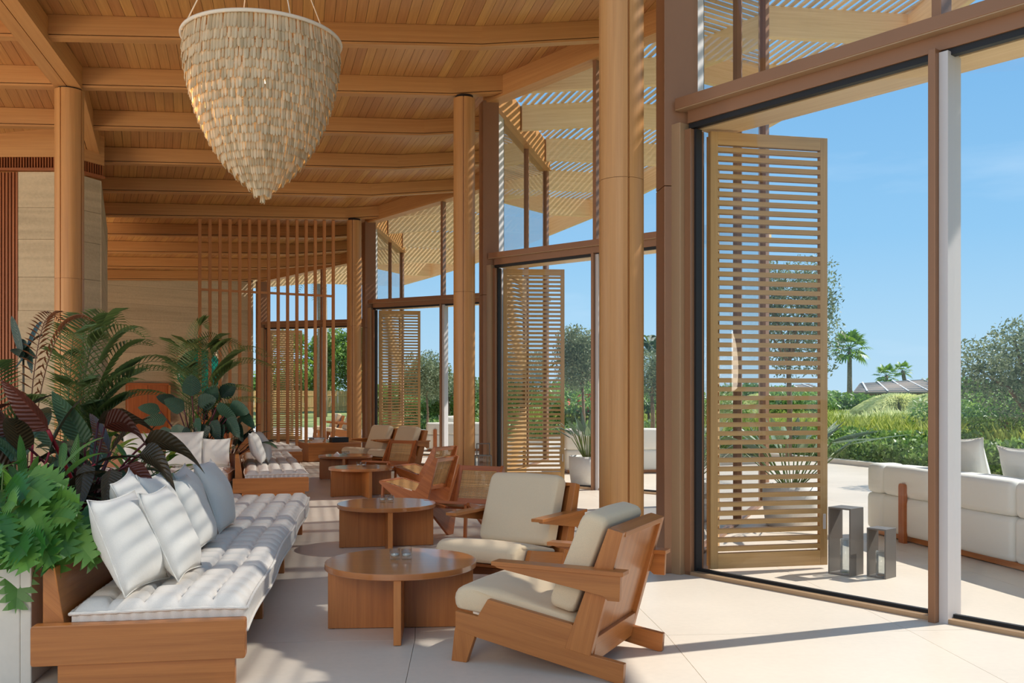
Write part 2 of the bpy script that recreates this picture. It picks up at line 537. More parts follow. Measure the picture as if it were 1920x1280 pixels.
def zr(r):
    if r < 41.5: return 0.073 * (r - 41.5)
    if r < 45.0: return 0.15 * (r - 41.5)
    return 0.525 + 0.05 * (r - 45.0)

def zbeam(r, ph):                 # underside of the ribs
    return zb_phi(ph) + zr(r)

def rphi(p):
    dx, dy = p.x - CX, p.y - CY
    return math.hypot(dx, dy), math.degrees(math.atan2(dy, dx))

L_DOOR = 4.74
DOOR_A = [None, 39.6, 50.6, 61.6, 72.6]
POST = [polar(R_POST, p) for p in PHI]
DDIR = [None] + [V(math.sin(math.radians(a)), -math.cos(math.radians(a)), 0) for a in DOOR_A[1:]]
CORN = [None] + [POST[k] + DDIR[k] * L_DOOR for k in range(1, 5)]
RDIR = [None] + [(CORN[k] - POST[k - 1]).normalized() for k in range(1, 5)]
RLEN = [None] + [(CORN[k] - POST[k - 1]).length for k in range(1, 5)]

ZIG = []
for k in range(4, 0, -1):
    ZIG.append(POST[k]); ZIG.append(CORN[k])
ZIG.append(POST[0])
ZIG_RP = sorted([rphi(p)[::-1] for p in ZIG])          # (phi, r)

def zig(ph):
    """radius of the zigzag window wall at an angle"""
    a = math.radians(ph); d = V(math.cos(a), math.sin(a), 0)
    for i in range(len(ZIG_RP) - 1):
        p0, r0 = ZIG_RP[i]; p1, r1 = ZIG_RP[i + 1]
        if p0 <= ph <= p1:
            A = polar(r0, p0) - V(CX, CY, 0); B = polar(r1, p1) - V(CX, CY, 0)
            e = B - A
            den = d.x * (-e.y) - d.y * (-e.x)
            t = (A.x * (-e.y) - A.y * (-e.x)) / den
            return t
    return R_POST

# ------------------------------------------------------------------ stone and earth materials
def stone_floor(name, c):
    m, nt, b = new_mat(name)
    L = nt.links.new
    tc = N(nt, 'ShaderNodeTexCoord')
    n1 = N(nt, 'ShaderNodeTexNoise'); n1.inputs['Scale'].default_value = 0.9; n1.inputs['Detail'].default_value = 8
    n2 = N(nt, 'ShaderNodeTexNoise'); n2.inputs['Scale'].default_value = 26; n2.inputs['Detail'].default_value = 5
    L(tc.outputs['Object'], n1.inputs['Vector']); L(tc.outputs['Object'], n2.inputs['Vector'])
    ad = N(nt, 'ShaderNodeMath', operation='MULTIPLY_ADD'); ad.inputs[1].default_value = 0.35
    L(n2.outputs['Fac'], ad.inputs[0]); L(n1.outputs['Fac'], ad.inputs[2])
    at = N(nt, 'ShaderNodeVertexColor', layer_name='tint')
    a2 = N(nt, 'ShaderNodeMath', operation='MULTIPLY_ADD'); a2.inputs[1].default_value = 0.08
    L(at.outputs['Color'], a2.inputs[0]); L(ad.outputs[0], a2.inputs[2])
    rp = N(nt, 'ShaderNodeMapRange'); rp.inputs[1].default_value = 0.45; rp.inputs[2].default_value = 0.95
    rp.inputs[3].default_value = 0.90; rp.inputs[4].default_value = 1.06
    L(a2.outputs[0], rp.inputs[0])
    hs = N(nt, 'ShaderNodeHueSaturation'); hs.inputs['Color'].default_value = c
    L(rp.outputs[0], hs.inputs['Value']); L(hs.outputs[0], b.inputs['Base Color'])
    b.inputs['Roughness'].default_value = 0.42
    b.inputs['Specular IOR Level'].default_value = 0.35
    bp = N(nt, 'ShaderNodeBump'); bp.inputs['Strength'].default_value = 0.06; bp.inputs['Distance'].default_value = 0.01
    L(ad.outputs[0], bp.inputs['Height']); L(bp.outputs[0], b.inputs['Normal'])
    return m

def rammed(name, base):
    """fine horizontal banding within each lift of rammed earth"""
    m, nt, b = new_mat(name)
    L = nt.links.new
    tc = N(nt, 'ShaderNodeTexCoord')
    mp = N(nt, 'ShaderNodeMapping'); mp.inputs['Scale'].default_value = (0.5, 0.5, 9)
    L(tc.outputs['Object'], mp.inputs['Vector'])
    n1 = N(nt, 'ShaderNodeTexNoise'); n1.inputs['Scale'].default_value = 1; n1.inputs['Detail'].default_value = 5; n1.inputs['Distortion'].default_value = 0.3
    n2 = N(nt, 'ShaderNodeTexNoise'); n2.inputs['Scale'].default_value = 24; n2.inputs['Detail'].default_value = 6
    L(mp.outputs[0], n1.inputs['Vector']); L(tc.outputs['Object'], n2.inputs['Vector'])
    ad = N(nt, 'ShaderNodeMath', operation='MULTIPLY_ADD'); ad.inputs[1].default_value = 0.5
    L(n2.outputs['Fac'], ad.inputs[0]); L(n1.outputs['Fac'], ad.inputs[2])
    at = N(nt, 'ShaderNodeVertexColor', layer_name='tint')
    a2 = N(nt, 'ShaderNodeMath', operation='MULTIPLY_ADD'); a2.inputs[1].default_value = 0.3
    L(at.outputs['Color'], a2.inputs[0]); L(ad.outputs[0], a2.inputs[2])
    rp = N(nt, 'ShaderNodeMapRange'); rp.inputs[1].default_value = 0.5; rp.inputs[2].default_value = 1.25
    rp.inputs[3].default_value = 0.72; rp.inputs[4].default_value = 1.12
    L(a2.outputs[0], rp.inputs[0])
    hs = N(nt, 'ShaderNodeHueSaturation'); hs.inputs['Color'].default_value = base
    L(rp.outputs[0], hs.inputs['Value']); L(hs.outputs[0], b.inputs['Base Color'])
    b.inputs['Roughness'].default_value = 0.92
    b.inputs['Specular IOR Level'].default_value = 0.1
    bp = N(nt, 'ShaderNodeBump'); bp.inputs['Strength'].default_value = 0.7; bp.inputs['Distance'].default_value = 0.02
    L(ad.outputs[0], bp.inputs['Height']); L(bp.outputs[0], b.inputs['Normal'])
    return m

M['floor'] = stone_floor('limestone_floor', srgb(222, 209, 192))
M['terrace'] = stone_floor('terrace_stone', srgb(226, 218, 206))
M['earth'] = rammed('rammed_earth', srgb(200, 180, 148))
M['planter'] = stone_floor('planter_stone', srgb(216, 208, 196))

# ------------------------------------------------------------------ floor: large slabs with hairline joints
floor = empty('floor', kind='structure')
mb = MB()
mb.poly([(-60, -40, -0.012), (60, -40, -0.012), (60, 40, -0.012), (-60, 40, -0.012)])
sub = mb.build('floor_bed', plain('joint_mortar', srgb(196, 182, 162), 0.9), floor)
JOINT = 0.003
def slab(r0, r1, a0, a1, mat, parent):
    m = MB()
    g = JOINT / 2
    da = math.degrees(g / r0)
    b4 = [polar(r0 + g, a0 + da, -0.01), polar(r1 - g, a0 + da, -0.01), polar(r1 - g, a1 - da, -0.01), polar(r0 + g, a1 - da, -0.01)]
    t4 = [p + V(0, 0, 0.01) for p in b4]
    m.hexa(b4, t4)
    m.build('slab', mat, parent)
n_slab = 0
for j in range(-3, 15):
    a0 = 6.75 + (j - 1) * STEP / 4
    for i in range(0, 12):
        r0 = 32.9 + i * 1.45
        slab(r0, r0 + 1.45, a0, a0 + STEP / 4, M['floor'], floor); n_slab += 1
mb = MB()          # plain floor beyond the slabs that can be told apart
def ring(mb, r0, r1, a0, a1, z, n=12):
    for q in range(n):
        b0 = a0 + (a1 - a0) * q / n; b1 = a0 + (a1 - a0) * (q + 1) / n
        mb.poly([polar(r0, b0, z), polar(r1, b0, z), polar(r1, b1, z), polar(r0, b1, z)])
ring(mb, 20, 32.9, -30, 46, 0.0, 20)
ring(mb, 32.9, 50.3, -30, -4.0, 0.0, 12)
ring(mb, 32.9, 50.3, 44.3, 52, 0.0, 6)
mb.build('plain_floor', M['floor'], floor)

# ------------------------------------------------------------------ ceiling: planks, ribs, edge beams, girder
ceiling = empty('ceiling', kind='structure')
RIBS = [RIB0 + RIB_STEP * q for q in range(-4, 10)]     # angles of the ribs
PLZ = 0.28
SL_Z = 0.46
planks_mass = MB()
n_plank = 0
PITCH = 0.135
for i in range(len(RIBS) - 1):
    a0, a1 = RIBS[i], RIBS[i + 1]
    zmax = max(zig(a0 + (a1 - a0) * q / 24) for q in range(25))
    r = 31.0
    while r < zmax:
        rm = r + PITCH / 2
        ok = [q for q in range(25) if zig(a0 + (a1 - a0) * q / 24) > rm]
        if ok:
            b0 = a0 + (a1 - a0) * ok[0] / 24; b1 = a0 + (a1 - a0) * ok[-1] / 24
            if b1 - b0 > 0.05:
                g = 0.0025
                pts = []
                for (rr, bb) in ((r + g, b0), (r + PITCH - g, b0), (r + PITCH - g, b1), (r + g, b1)):
                    pts.append(polar(rr, bb, zbeam(rr, bb) + PLZ + (r * 7919 % 1.0) * 0.003))
                top = [p + V(0, 0, 0.018) for p in pts]
                gr = pts[3] - pts[0]
                tint = random.random()
                solo = (12.0 < a0 < 22 and 36.2 < r < 46 and n_plank < 298)
                m = MB() if solo else planks_mass
                off = random.random() * 20
                m.hexa(pts, top, gr, tint)
                if solo:
                    m.build('plank', M['ceil'], ceiling); n_plank += 1
        r += PITCH
o = planks_mass.build('ceiling_planks', M['ceil'], ceiling); o['kind'] = 'stuff'
mb = MB()
for i in range(len(RIBS) - 1):
    for q in range(12):
        b0 = RIBS[i] + RIB_STEP * q / 12; b1 = RIBS[i] + RIB_STEP * (q + 1) / 12
        rs = [30.0, 36.0, 41.5, 43.0]
        rs = [x for x in rs if x < min(zig(b0 + 1e-4), zig(b1 - 1e-4)) - 0.05]
        e0 = rs + [zig(b0 + 1e-4)]; e1 = rs + [zig(b1 - 1e-4)]
        for s in range(len(e0) - 1):
            mb.poly([polar(e0[s], b0, zbeam(e0[s], b0) + 0.34), polar(e0[s + 1], b0, zbeam(e0[s + 1], b0) + 0.34),
                     polar(e1[s + 1], b1, zbeam(e1[s + 1], b1) + 0.34), polar(e1[s], b1, zbeam(e1[s], b1) + 0.34)])
mb.build('sun_block_deck', M['dark'], ceiling)  # unseen dark sheet added over the planks to block sun through gaps

def rib_pts(r0, r1, ph):
    rs = [r0] + [x for x in (36.0, 41.5, 45.0) if r0 + 0.05 < x < r1 - 0.05] + [r1]
    return [polar(r, ph, zbeam(r, ph)) for r in rs]

for ph in RIBS[1:]:
    m = MB()
    pts = rib_pts(30.5, zig(ph) - 0.06, ph)
    tint = random.random()
    for a, b in zip(pts[:-1], pts[1:]):
        m.bar(a, b, 0.15, 0.030, tint=tint)
        m.bar(a, b, 0.10, 0.012, tint=tint, drop=0.030, mat=1)
        m.bar(a, b, 0.15, PLZ - 0.042, tint=tint, drop=0.042)
    m.build('beam', [M['beam'], M['dark']], ceiling)

for k in range(1, 5):           # edge beams follow the zigzag of the window wall
    for (p, q) in ((POST[k], CORN[k]), (CORN[k], POST[k - 1])):
        m = MB()
        rp, ap = rphi(p); rq, aq = rphi(q)
        N_ = 4
        pts = []
        for s in range(N_ + 1):
            x = p.lerp(q, s / N_); rr, aa = rphi(x)
            pts.append(V(x.x, x.y, zbeam(rr, aa) - 0.03))
        m.bar(pts[0], pts[-1], 0.20, SL_Z + 0.05)
        m.bar(pts[0], pts[-1], 0.26, 0.035, drop=-0.036)
        m.build('edge_beam', M['beam'], ceiling)

GP = [polar(R_GIRD, a) for a in (COL_PHI[0], COL_PHI[1], COL_PHI[2], 21.9)]
for p, q in zip(GP[:-1], GP[1:]):
    m = MB()
    rp, ap = rphi(p); rq, aq = rphi(q)
    P = V(p.x, p.y, zbeam(rp, ap) - 0.02); Q = V(q.x, q.y, zbeam(rq, aq) - 0.02)
    s = (Q - P).normalized().cross(V(0, 0, 1)).normalized()
    for sg in (-1, 1):
        m.bar(P + s * 0.092 * sg, Q + s * 0.092 * sg, 0.172, 0.31)
    m.bar(P, Q, 0.02, 0.2, drop=0.02, mat=1)
    m.build('girder', [M['beam'], M['dark']], ceiling)

# ------------------------------------------------------------------ round timber columns with shadow grooves
def column(ph, r, rad, z1, rz, label):
    base = polar(r, ph)
    t = empty('timber_column', base, rz, label, 'column', 'round timber columns of the lounge')
    prof = []
    NG = 4
    for g in range(NG):
        a0 = g * 2 * PI / NG
        dw = 0.008 / rad
        prof += [(a0 - dw, rad), (a0 - dw * 0.9, rad - 0.022), (a0 + dw * 0.9, rad - 0.022), (a0 + dw, rad)]
        for s in range(1, 14):
            prof.append((a0 + dw + (2 * PI / NG - 2 * dw) * s / 14, rad))
    zj = 3.02
    for (za, zb, nm) in ((0.0, zj - 0.0015, 'shaft'), (zj + 0.0015, z1, 'shaft')):
        m = MB()
        vs = [V(rr * math.cos(a), rr * math.sin(a), za) for a, rr in prof] + [V(rr * math.cos(a), rr * math.sin(a), zb) for a, rr in prof]
        n = len(prof)
        fs = [tuple(range(n))[::-1], tuple(range(n, 2 * n))]
        for i in range(n):
            j = (i + 1) % n
            fs.append((i, j, n + j, n + i))
        off = random.random() * 9
        b = len(m.v); m.v.extend([tuple(p) for p in vs])
        for fi, f in enumerate(fs):
            m.f.append(tuple(b + i for i in f)); m.t.append(0.5)
            m.sm.append(False); m.mi.append(0)
            for i in f:
                if fi < 2: m.uv.append((vs[i].x, vs[i].y))
                else:
                    a = prof[i % n][0]
                    if fi == 2 + n - 1 and i % n == 0: a += 2 * PI
                    m.uv.append((vs[i].z + off, a * rad))
        m.build(nm, M['column'], t)
    m = MB(); m.lathe([(rad - 0.03, z1 - 0.02), (rad - 0.03, z1 + 0.05)], 24)
    m.build('shadow_joint', M['dark'], t)
    m = MB(); m.lathe([(rad - 0.01, -0.001), (rad + 0.006, 0), (rad + 0.006, 0.012), (rad - 0.01, 0.012)], 32)
    m.build('base_ring', M['dark'], t)
    return t

def ctop(ph, r): return zbeam(r, ph) - 0.06
column(COL_PHI[1], R_COL, 0.17, ctop(COL_PHI[1], R_COL), math.radians(-78), 'thickest looking round timber column, right of the two facing armchairs')
column(COL_PHI[2], R_COL, 0.17, ctop(COL_PHI[2], R_COL), math.radians(-92), 'round timber column with the small metal lantern at its foot')
column(COL_PHI[3], R_COL, 0.17, ctop(COL_PHI[3], R_COL), math.radians(-96), 'farthest round timber column, at the right end of the bar screen')
column(17.2, R_GIRD, 0.19, ctop(17.2, R_GIRD) + 0.02, math.radians(-101), 'round timber column standing behind the palms on the left')

# ------------------------------------------------------------------ window wall
Z_T0, Z_T1 = 3.50, 3.69
def obar(mb, p, q, w, z0, z1, side=0.0, tint=None, mat=0, grain=None):
    """level bar from plan point p to q, width w, from z0 to z1, shifted sideways (right of p->q positive)"""
    d = (q - p).normalized(); s = d.cross(V(0, 0, 1)).normalized()
    a = V(p.x, p.y, z0) + s * side; b = V(q.x, q.y, z0) + s * side
    mb.bar(a, b, w, z1 - z0, tint=tint, mat=mat, grain=grain)

def upright(mb, p, d, a, w, z0, z1, side=0.0, mat=0):
    s = d.cross(V(0, 0, 1)).normalized()
    mb.box(V(p.x, p.y, (z0 + z1) / 2) + s * side, (a, w, z1 - z0), (d, s, V(0, 0, 1)), V(0, 0, 1), mat=mat)

def pane(p, q, z0a, z0b, z1a, z1b, parent, mat, name='pane'):
    m = MB()
    m.poly([V(p.x, p.y, z0a), V(q.x, q.y, z0b), V(q.x, q.y, z1b), V(p.x, p.y, z1a)])
    return m.build(name, mat, parent)

def ztop(p):
    r, a = rphi(p)
    return zbeam(r, a) - 0.03

# bronze posts between the bays
for k in range(1, 5):
    P = POST[k]
    rd = (P - V(CX, CY, 0)).normalized()
    td = V(-rd.y, rd.x, 0)
    m = MB()
    z1 = ztop(P)
    m.box(V(P.x, P.y, 1.51), (0.27, 0.24, 3.02), (rd, td, V(0, 0, 1)))
    m.box(V(P.x, P.y, (3.025 + z1) / 2), (0.27, 0.24, z1 - 3.025), (rd, td, V(0, 0, 1)))
    o = m.build('trim_%d' % k, M['bronze'], None, 0.004); o['kind'] = 'structure'

for k in range(1, 5):
    P, C_, d = POST[k], CORN[k], DDIR[k]
    s = d.cross(V(0, 0, 1)).normalized()          # towards the room for P->C
    if (V(CX, CY, 0) - P).dot(s) < 0: sgn = -1
    else: sgn = 1
    inn = s * sgn
    P0 = P + d * 0.10
    Mid = P + d * 2.12
    E = C_ - d * 0.05
    door = empty('door_%d' % k, kind='structure')
    m = MB(); obar(m, P0, E, 0.16, 0.0, 0.028); m.build('threshold', M['bronze_lt'], door)
    m = MB(); obar(m, P0, E, 0.03, 0.028, 0.05, 0.0); m.build('track_gasket', M['gasket'], door)
    # the sliding panes
    pane(P0 + d * 0.16, Mid - d * 0.05, 0.05, 0.05, Z_T0 - 0.04, Z_T0 - 0.04, door, M['glass'])
    pane(Mid + d * 0.07, E - d * 0.05, 0.05, 0.05, Z_T0 - 0.04, Z_T0 - 0.04, door, M['glass'])
    m = MB()
    upright(m, Mid + inn * 0.02, d, 0.045, 0.22, 0.0, Z_T0, 0.0)
    m.build('mullion', M['bronze'], door, 0.003)
    m = MB(); upright(m, Mid + d * 0.052, d, 0.055, 0.17, 0.0, Z_T0 - 0.02); m.build('meeting_stile', M['alu'], door)
    # jamb: stepped frame, its sunlit side put into paler bronze; black gasket
    m = MB(); upright(m, P + d * 0.10 + inn * 0.02, d, 0.09, 0.22, 0.0, Z_T0); m.build('jamb', M['bronze_lt'], door, 0.003)
    m = MB(); upright(m, P + d * 0.175, d, 0.06, 0.16, 0.0, Z_T0 - 0.05); m.build('jamb_frame', M['bronze'], door, 0.003)
    m = MB(); upright(m, P + d * 0.215, d, 0.02, 0.07, 0.03, Z_T0 - 0.05); m.build('jamb_gasket', M['gasket'], door)
    # head: stepped transom with black track and pale timber soffit
    m = MB()
    obar(m, P0, E, 0.22, Z_T0 + 0.105, Z_T1, 0.03 * sgn)
    ml = MB(); obar(ml, P0, E, 0.21, Z_T0 + 0.098, Z_T0 + 0.105, 0.03 * sgn); ml.build('transom_lit_strip', M['bronze_lt'], door)  # pale plate paints the light bounced onto the transom's underside
    obar(m, P0 + d * 0.06, E, 0.12, Z_T0, Z_T0 + 0.10, 0.0)
    m.build('transom', M['bronze'], door, 0.003)
    m = MB(); obar(m, P0 + d * 0.06, E, 0.05, Z_T0 - 0.04, Z_T0, 0.02 * sgn); m.build('head_track', M['gasket'], door)
    m = MB(); obar(m, P0 + d * 0.06, E, 0.30, Z_T0 - 0.03, Z_T0 + 0.06, -0.21 * sgn); m.build('head_soffit', M['pergola'], door)
    m = MB(); upright(m, C_, d, 0.11, 0.11, 0.0, ztop(C_)); m.build('corner_post', M['bronze'], door, 0.003)

    win = empty('window_%d' % k, kind='structure')
    m = MB(); upright(m, Mid, d, 0.06, 0.14, Z_T1, ztop(Mid)); m.build('mullion', M['bronze'], win, 0.003)
    A = P + d * 0.16
    pane(A, Mid - d * 0.03, Z_T1, Z_T1, ztop(A), ztop(Mid), win, M['glass'])
    pane(Mid + d * 0.03, E, Z_T1, Z_T1, ztop(Mid), ztop(E), win, M['glass'])

    # return wall from this bay's corner back to the previous post
    w2 = empty('window_%d' % (k + 4), kind='structure')
    Q, e = POST[k - 1], RDIR[k]
    LN = RLEN[k]
    p1 = Q + e * 0.14; p2 = Q + e * 0.85; p3 = Q + e * 3.05
    m = MB()
    sr = e.cross(V(0, 0, 1)).normalized()
    m.hexa([V(p1.x, p1.y, 0) + sr * 0.05, V(p2.x, p2.y, 0) + sr * 0.05, V(p2.x, p2.y, 0) - sr * 0.05, V(p1.x, p1.y, 0) - sr * 0.05],
           [V(p1.x, p1.y, ztop(p1)) + sr * 0.05, V(p2.x, p2.y, ztop(p2)) + sr * 0.05, V(p2.x, p2.y, ztop(p2)) - sr * 0.05, V(p1.x, p1.y, ztop(p1)) - sr * 0.05])
    m.build('cladding_panel', M['alu'], w2)
    m = MB(); upright(m, p2 + e * 0.03, e, 0.05, 0.09, 0.0, ztop(p2)); m.build('window_stile', M['gasket'], w2)
    m = MB(); upright(m, p3, e, 0.06, 0.09, 0.0, ztop(p3)); m.build('mullion', M['bronze'], w2)
    a, b = p2 + e * 0.05, p3 - e * 0.03
    pane(a, b, 0.03, 0.03, ztop(a), ztop(b), w2, M['glass_ret'])
    a, b = p3 + e * 0.03, CORN[k] - e * 0.06
    pane(a, b, 0.03, 0.03, ztop(a), ztop(b), w2, M['glass_ret'])
    m = MB(); obar(m, p2, CORN[k], 0.09, 0.0, 0.03); m.build('window_sill', M['bronze'], w2)

# ------------------------------------------------------------------ pergola beyond the glass
pergola = empty('slatted_pergola', polar(47, 17, 0), 0, 'slatted timber pergola of ribs and tangential battens outside the windows', 'pergola')
PO = pergola.location.copy()
def local(pts): return [p - PO for p in pts]
PERG_RIBS = [RIB0 + RIB_STEP * q for q in range(-6, 10)]
for ph in PERG_RIBS:
    m = MB()
    pts = local(rib_pts(zig(ph) + 0.12, r_out(ph), ph))
    for a, b in zip(pts[:-1], pts[1:]):
        m.bar(a, b, 0.12, SL_Z, tint=0.5)
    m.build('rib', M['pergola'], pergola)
r = 42.35
while r < R_OUT - 0.1:
    runs = []; cur = []
    a = PERG_RIBS[0]
    while a <= PERG_RIBS[-1] + 0.01:
        if zig(min(max(a, PHI[0] + 0.01), PHI[4] - 0.01)) + 0.14 < r < r_out(a) - 0.02 and a > PHI[0]:
            cur.append(a)
        else:
            if len(cur) > 3: runs.append(cur)
            cur = []
        a += RIB_STEP / 10
    if len(cur) > 3: runs.append(cur)
    for run in runs:
        m = MB()
        ends = [run[0]] + [x for x in PERG_RIBS if run[0] + 0.2 < x < run[-1] - 0.2] + [run[-1]]
        pts = local([polar(r, x, zbeam(r, x) + SL_Z) for x in ends])
        tint = random.random()
        for p, q in zip(pts[:-1], pts[1:]):
            m.bar(p, q, 0.060, 0.028, tint=tint)
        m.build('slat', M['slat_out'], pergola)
    r += 0.15
m = MB()
ends = PERG_RIBS
pts = local([polar(r_out(x) + 0.03, x, zbeam(r_out(x), x) - 0.04) for x in ends])
for p, q in zip(pts[:-1], pts[1:]):
    m.bar(p, q, 0.09, SL_Z + 0.10, tint=0.6)
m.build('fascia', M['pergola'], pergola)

# ------------------------------------------------------------------ rammed earth walls and timber slat wall on the left
def earth_wall(name, pts, z1s, lifts, thick_dir, thick, seed):
    """wall of rammed earth lifts along a plan polyline; each lift its own course of blocks"""
    w = empty(name, kind='structure')
    rnd = random.Random(seed)
    for i in range(len(pts) - 1):
        p, q = pts[i], pts[i + 1]
        zz = [0.0]
        for h in lifts: zz.append(zz[-1] + h)
        for j in range(len(lifts)):
            m = MB()
            off = thick_dir[i] * (rnd.random() * 0.012)
            zt = zz[j + 1] - 0.006
            ta, tb = min(zt, z1s[i]), min(zt, z1s[i + 1])
            if zz[j] > min(z1s[i], z1s[i + 1]) - 0.02: break
            t = thick_dir[i] * thick
            b4 = [V(p.x, p.y, zz[j]) + off, V(q.x, q.y, zz[j]) + off, V(q.x, q.y, zz[j]) + t, V(p.x, p.y, zz[j]) + t]
            t4 = [V(p.x, p.y, ta) + off, V(q.x, q.y, tb) + off, V(q.x, q.y, tb) + t, V(p.x, p.y, ta) + t]
            m.hexa(b4, t4, tint=rnd.random())
            m.build('earth_course', M['earth'], w)
        m = MB()
        core = thick_dir[i] * 0.03
        b4 = [V(p.x, p.y, 0) + core, V(q.x, q.y, 0) + core, V(q.x, q.y, 0) + thick_dir[i] * (thick - 0.02), V(p.x, p.y, 0) + thick_dir[i] * (thick - 0.02)]
        t4 = [V(x.x, x.y, z1s[i + (n in (1, 2))] - 0.01) for n, x in enumerate(b4)]
        m.hexa(b4, t4)
        m.build('wall_core', plain('earth_joint', srgb(120, 100, 76), 0.95), w)
    return w

A_ = V(-8.10, 15.3, 0); B_ = V(-7.24, 15.3, 0); C2_ = V(-6.97, 15.86, 0); D_ = V(-8.55, 19.75, 0)
lifts = [0.62, 0.5, 0.55, 0.52, 0.60, 0.55, 0.62, 0.52, 0.60, 0.7, 0.6]
earth_wall('wall_left', [A_, B_, C2_, D_], [5.06, 5.06, 5.04, 4.90],
           lifts, [V(0, 1, 0), V(-0.9, 0.42, 0), V(-0.92, -0.37, 0)], 0.5, 3)
# vent grille and timber fascia along the head of that wall
vent = empty('trim_5', kind='structure')
for (p, q, td) in ((V(-13, 15.3, 0), B_, V(0, 1, 0)), (B_, C2_, V(-0.9, 0.42, 0))):
    d = (q - p).normalized()
    m = MB(); m.bar(V(p.x, p.y, 5.07) - td * 0.03, V(q.x, q.y, 5.07) - td * 0.03, 0.10, 0.04); m.build('grille_rail', M['slatwall'], vent)
    m = MB(); m.bar(V(p.x, p.y, 5.11) + td * 0.09, V(q.x, q.y, 5.11) + td * 0.09, 0.06, 0.26); m.build('grille_back', M['dark'], vent)
    n = int((q - p).length / 0.045)
    for s in range(n):
        x = p.lerp(q, (s + 0.5) / n)
        if x.x < -9.4: continue
        m = MB(); m.box(V(x.x, x.y, 5.20) - td * 0.01, (0.016, 0.08, 0.18), (d, td, V(0, 0, 1))); m.build('grille_slat', M['slatwall'], vent)
    m = MB(); m.bar(V(p.x, p.y, 5.29) + td * 0.03, V(q.x, q.y, 5.29) + td * 0.03, 0.18, 0.5); m.build('head_board', M['beam'], vent)
slatw = empty('wall_left_slats', kind='structure')
m = MB(); m.box((-10.6, 15.42, 2.53), (4.98, 0.1, 5.06)); m.build('backing_panel', plain('slat_backing', srgb(84, 40, 22), 0.8), slatw)
x = -8.13
while x > -9.4:
    m = MB(); m.box((x, 15.34, 2.53), (0.034, 0.05, 5.06)); m.build('slat', M['slatwall'], slatw)
    x -= 0.055
# end wall
far = earth_wall('wall_far', [polar(33.0, 39.3), polar(37.6, 39.3), polar(42.05, 39.3)], [4.95, 4.93, 5.02],
           [0.56, 0.5, 0.54, 0.48, 0.56, 0.46, 0.5, 0.44, 0.5, 0.4, 0.3], [polar(1, 129.3) - V(CX, CY, 0)] * 2, 0.4, 5)
# closing wall behind the left side
m = MB(); m.bar(V(-13.5, 15.5, 0), V(-19.0, 21.5, 0), 0.3, 6.0); o = m.build('wall_back_left', M['earth']); o['kind'] = 'structure'
# ------------------------------------------------------------------ soft shapes
def round_poly(pts, r, n=3):
    """rounded outline of a 2D polygon"""
    out = []
    m = len(pts)
    rr = r if isinstance(r, (list, tuple)) else [r] * m
    for i in range(m):
        p = Vector(pts[i]); a = Vector(pts[i - 1]) - p; b = Vector(pts[(i + 1) % m]) - p
        q = min(rr[i], a.length * 0.49, b.length * 0.49)
        s = p + a.normalized() * q; e = p + b.normalized() * q
        for k in range(n + 1):
            t = k / n
            x = s * (1 - t) ** 2 + p * 2 * t * (1 - t) + e * t * t
            out.append((x.x, x.y))
    return out

def loft_cushion(mb, prof, hw, rnd, to3, widen=None, tint=0.5):
    """outline prof (x,z) swept across y in [-hw, hw] with rounded ends"""
    n = len(prof)
    cx = sum(p[0] for p in prof) / n; cz = sum(p[1] for p in prof) / n
    size = max(max(abs(p[0] - cx) for p in prof), max(abs(p[1] - cz) for p in prof))
    st = []
    for a in (0.0, 0.18, 0.45, 0.75, 1.0):
        st.append((-hw + rnd * (1 - math.sin(a * PI / 2)) * 1.0, rnd * (1 - math.cos(a * PI / 2)) ))
    left = [(-hw + rnd * (1 - math.cos(t * PI / 2)), rnd * (1 - math.sin(t * PI / 2))) for t in (0, 0.25, 0.5, 0.75, 1)]
    stations = left + [(-hw * 0.4, -0.004), (0, -0.006), (hw * 0.4, -0.004)] + [(-y, i) for y, i in left[::-1]]
    vs = []
    for y, ins in stations:
        for (x, z) in prof:
            dx, dz = x - cx, z - cz
            l = math.hypot(dx, dz) or 1
            k = max(0.0, 1 - ins / l)
            px = cx + dx * k; pz = cz + dz * k
            sc_ = widen(px) if widen else 1.0
            vs.append(to3(px, y * sc_, pz))
    fs = []
    m = len(stations)
    for i in range(m - 1):
        for j in range(n):
            l = (j + 1) % n
            fs.append((i * n + j, (i + 1) * n + j, (i + 1) * n + l, i * n + l))
    fs.append(tuple(range(n))); fs.append(tuple((m - 1) * n + j for j in range(n))[::-1])
    mb.mesh(vs, fs, V(1, 0, 0), tint, True)

def shade_fix(o):
    bmesh_fix(o.data)
    return o

import bmesh
def bmesh_fix(me):
    bm = bmesh.new(); bm.from_mesh(me)
    bmesh.ops.recalc_face_normals(bm, faces=bm.faces)
    bm.to_mesh(me); bm.free()

def I3(x, y, z): return V(x, y, z)

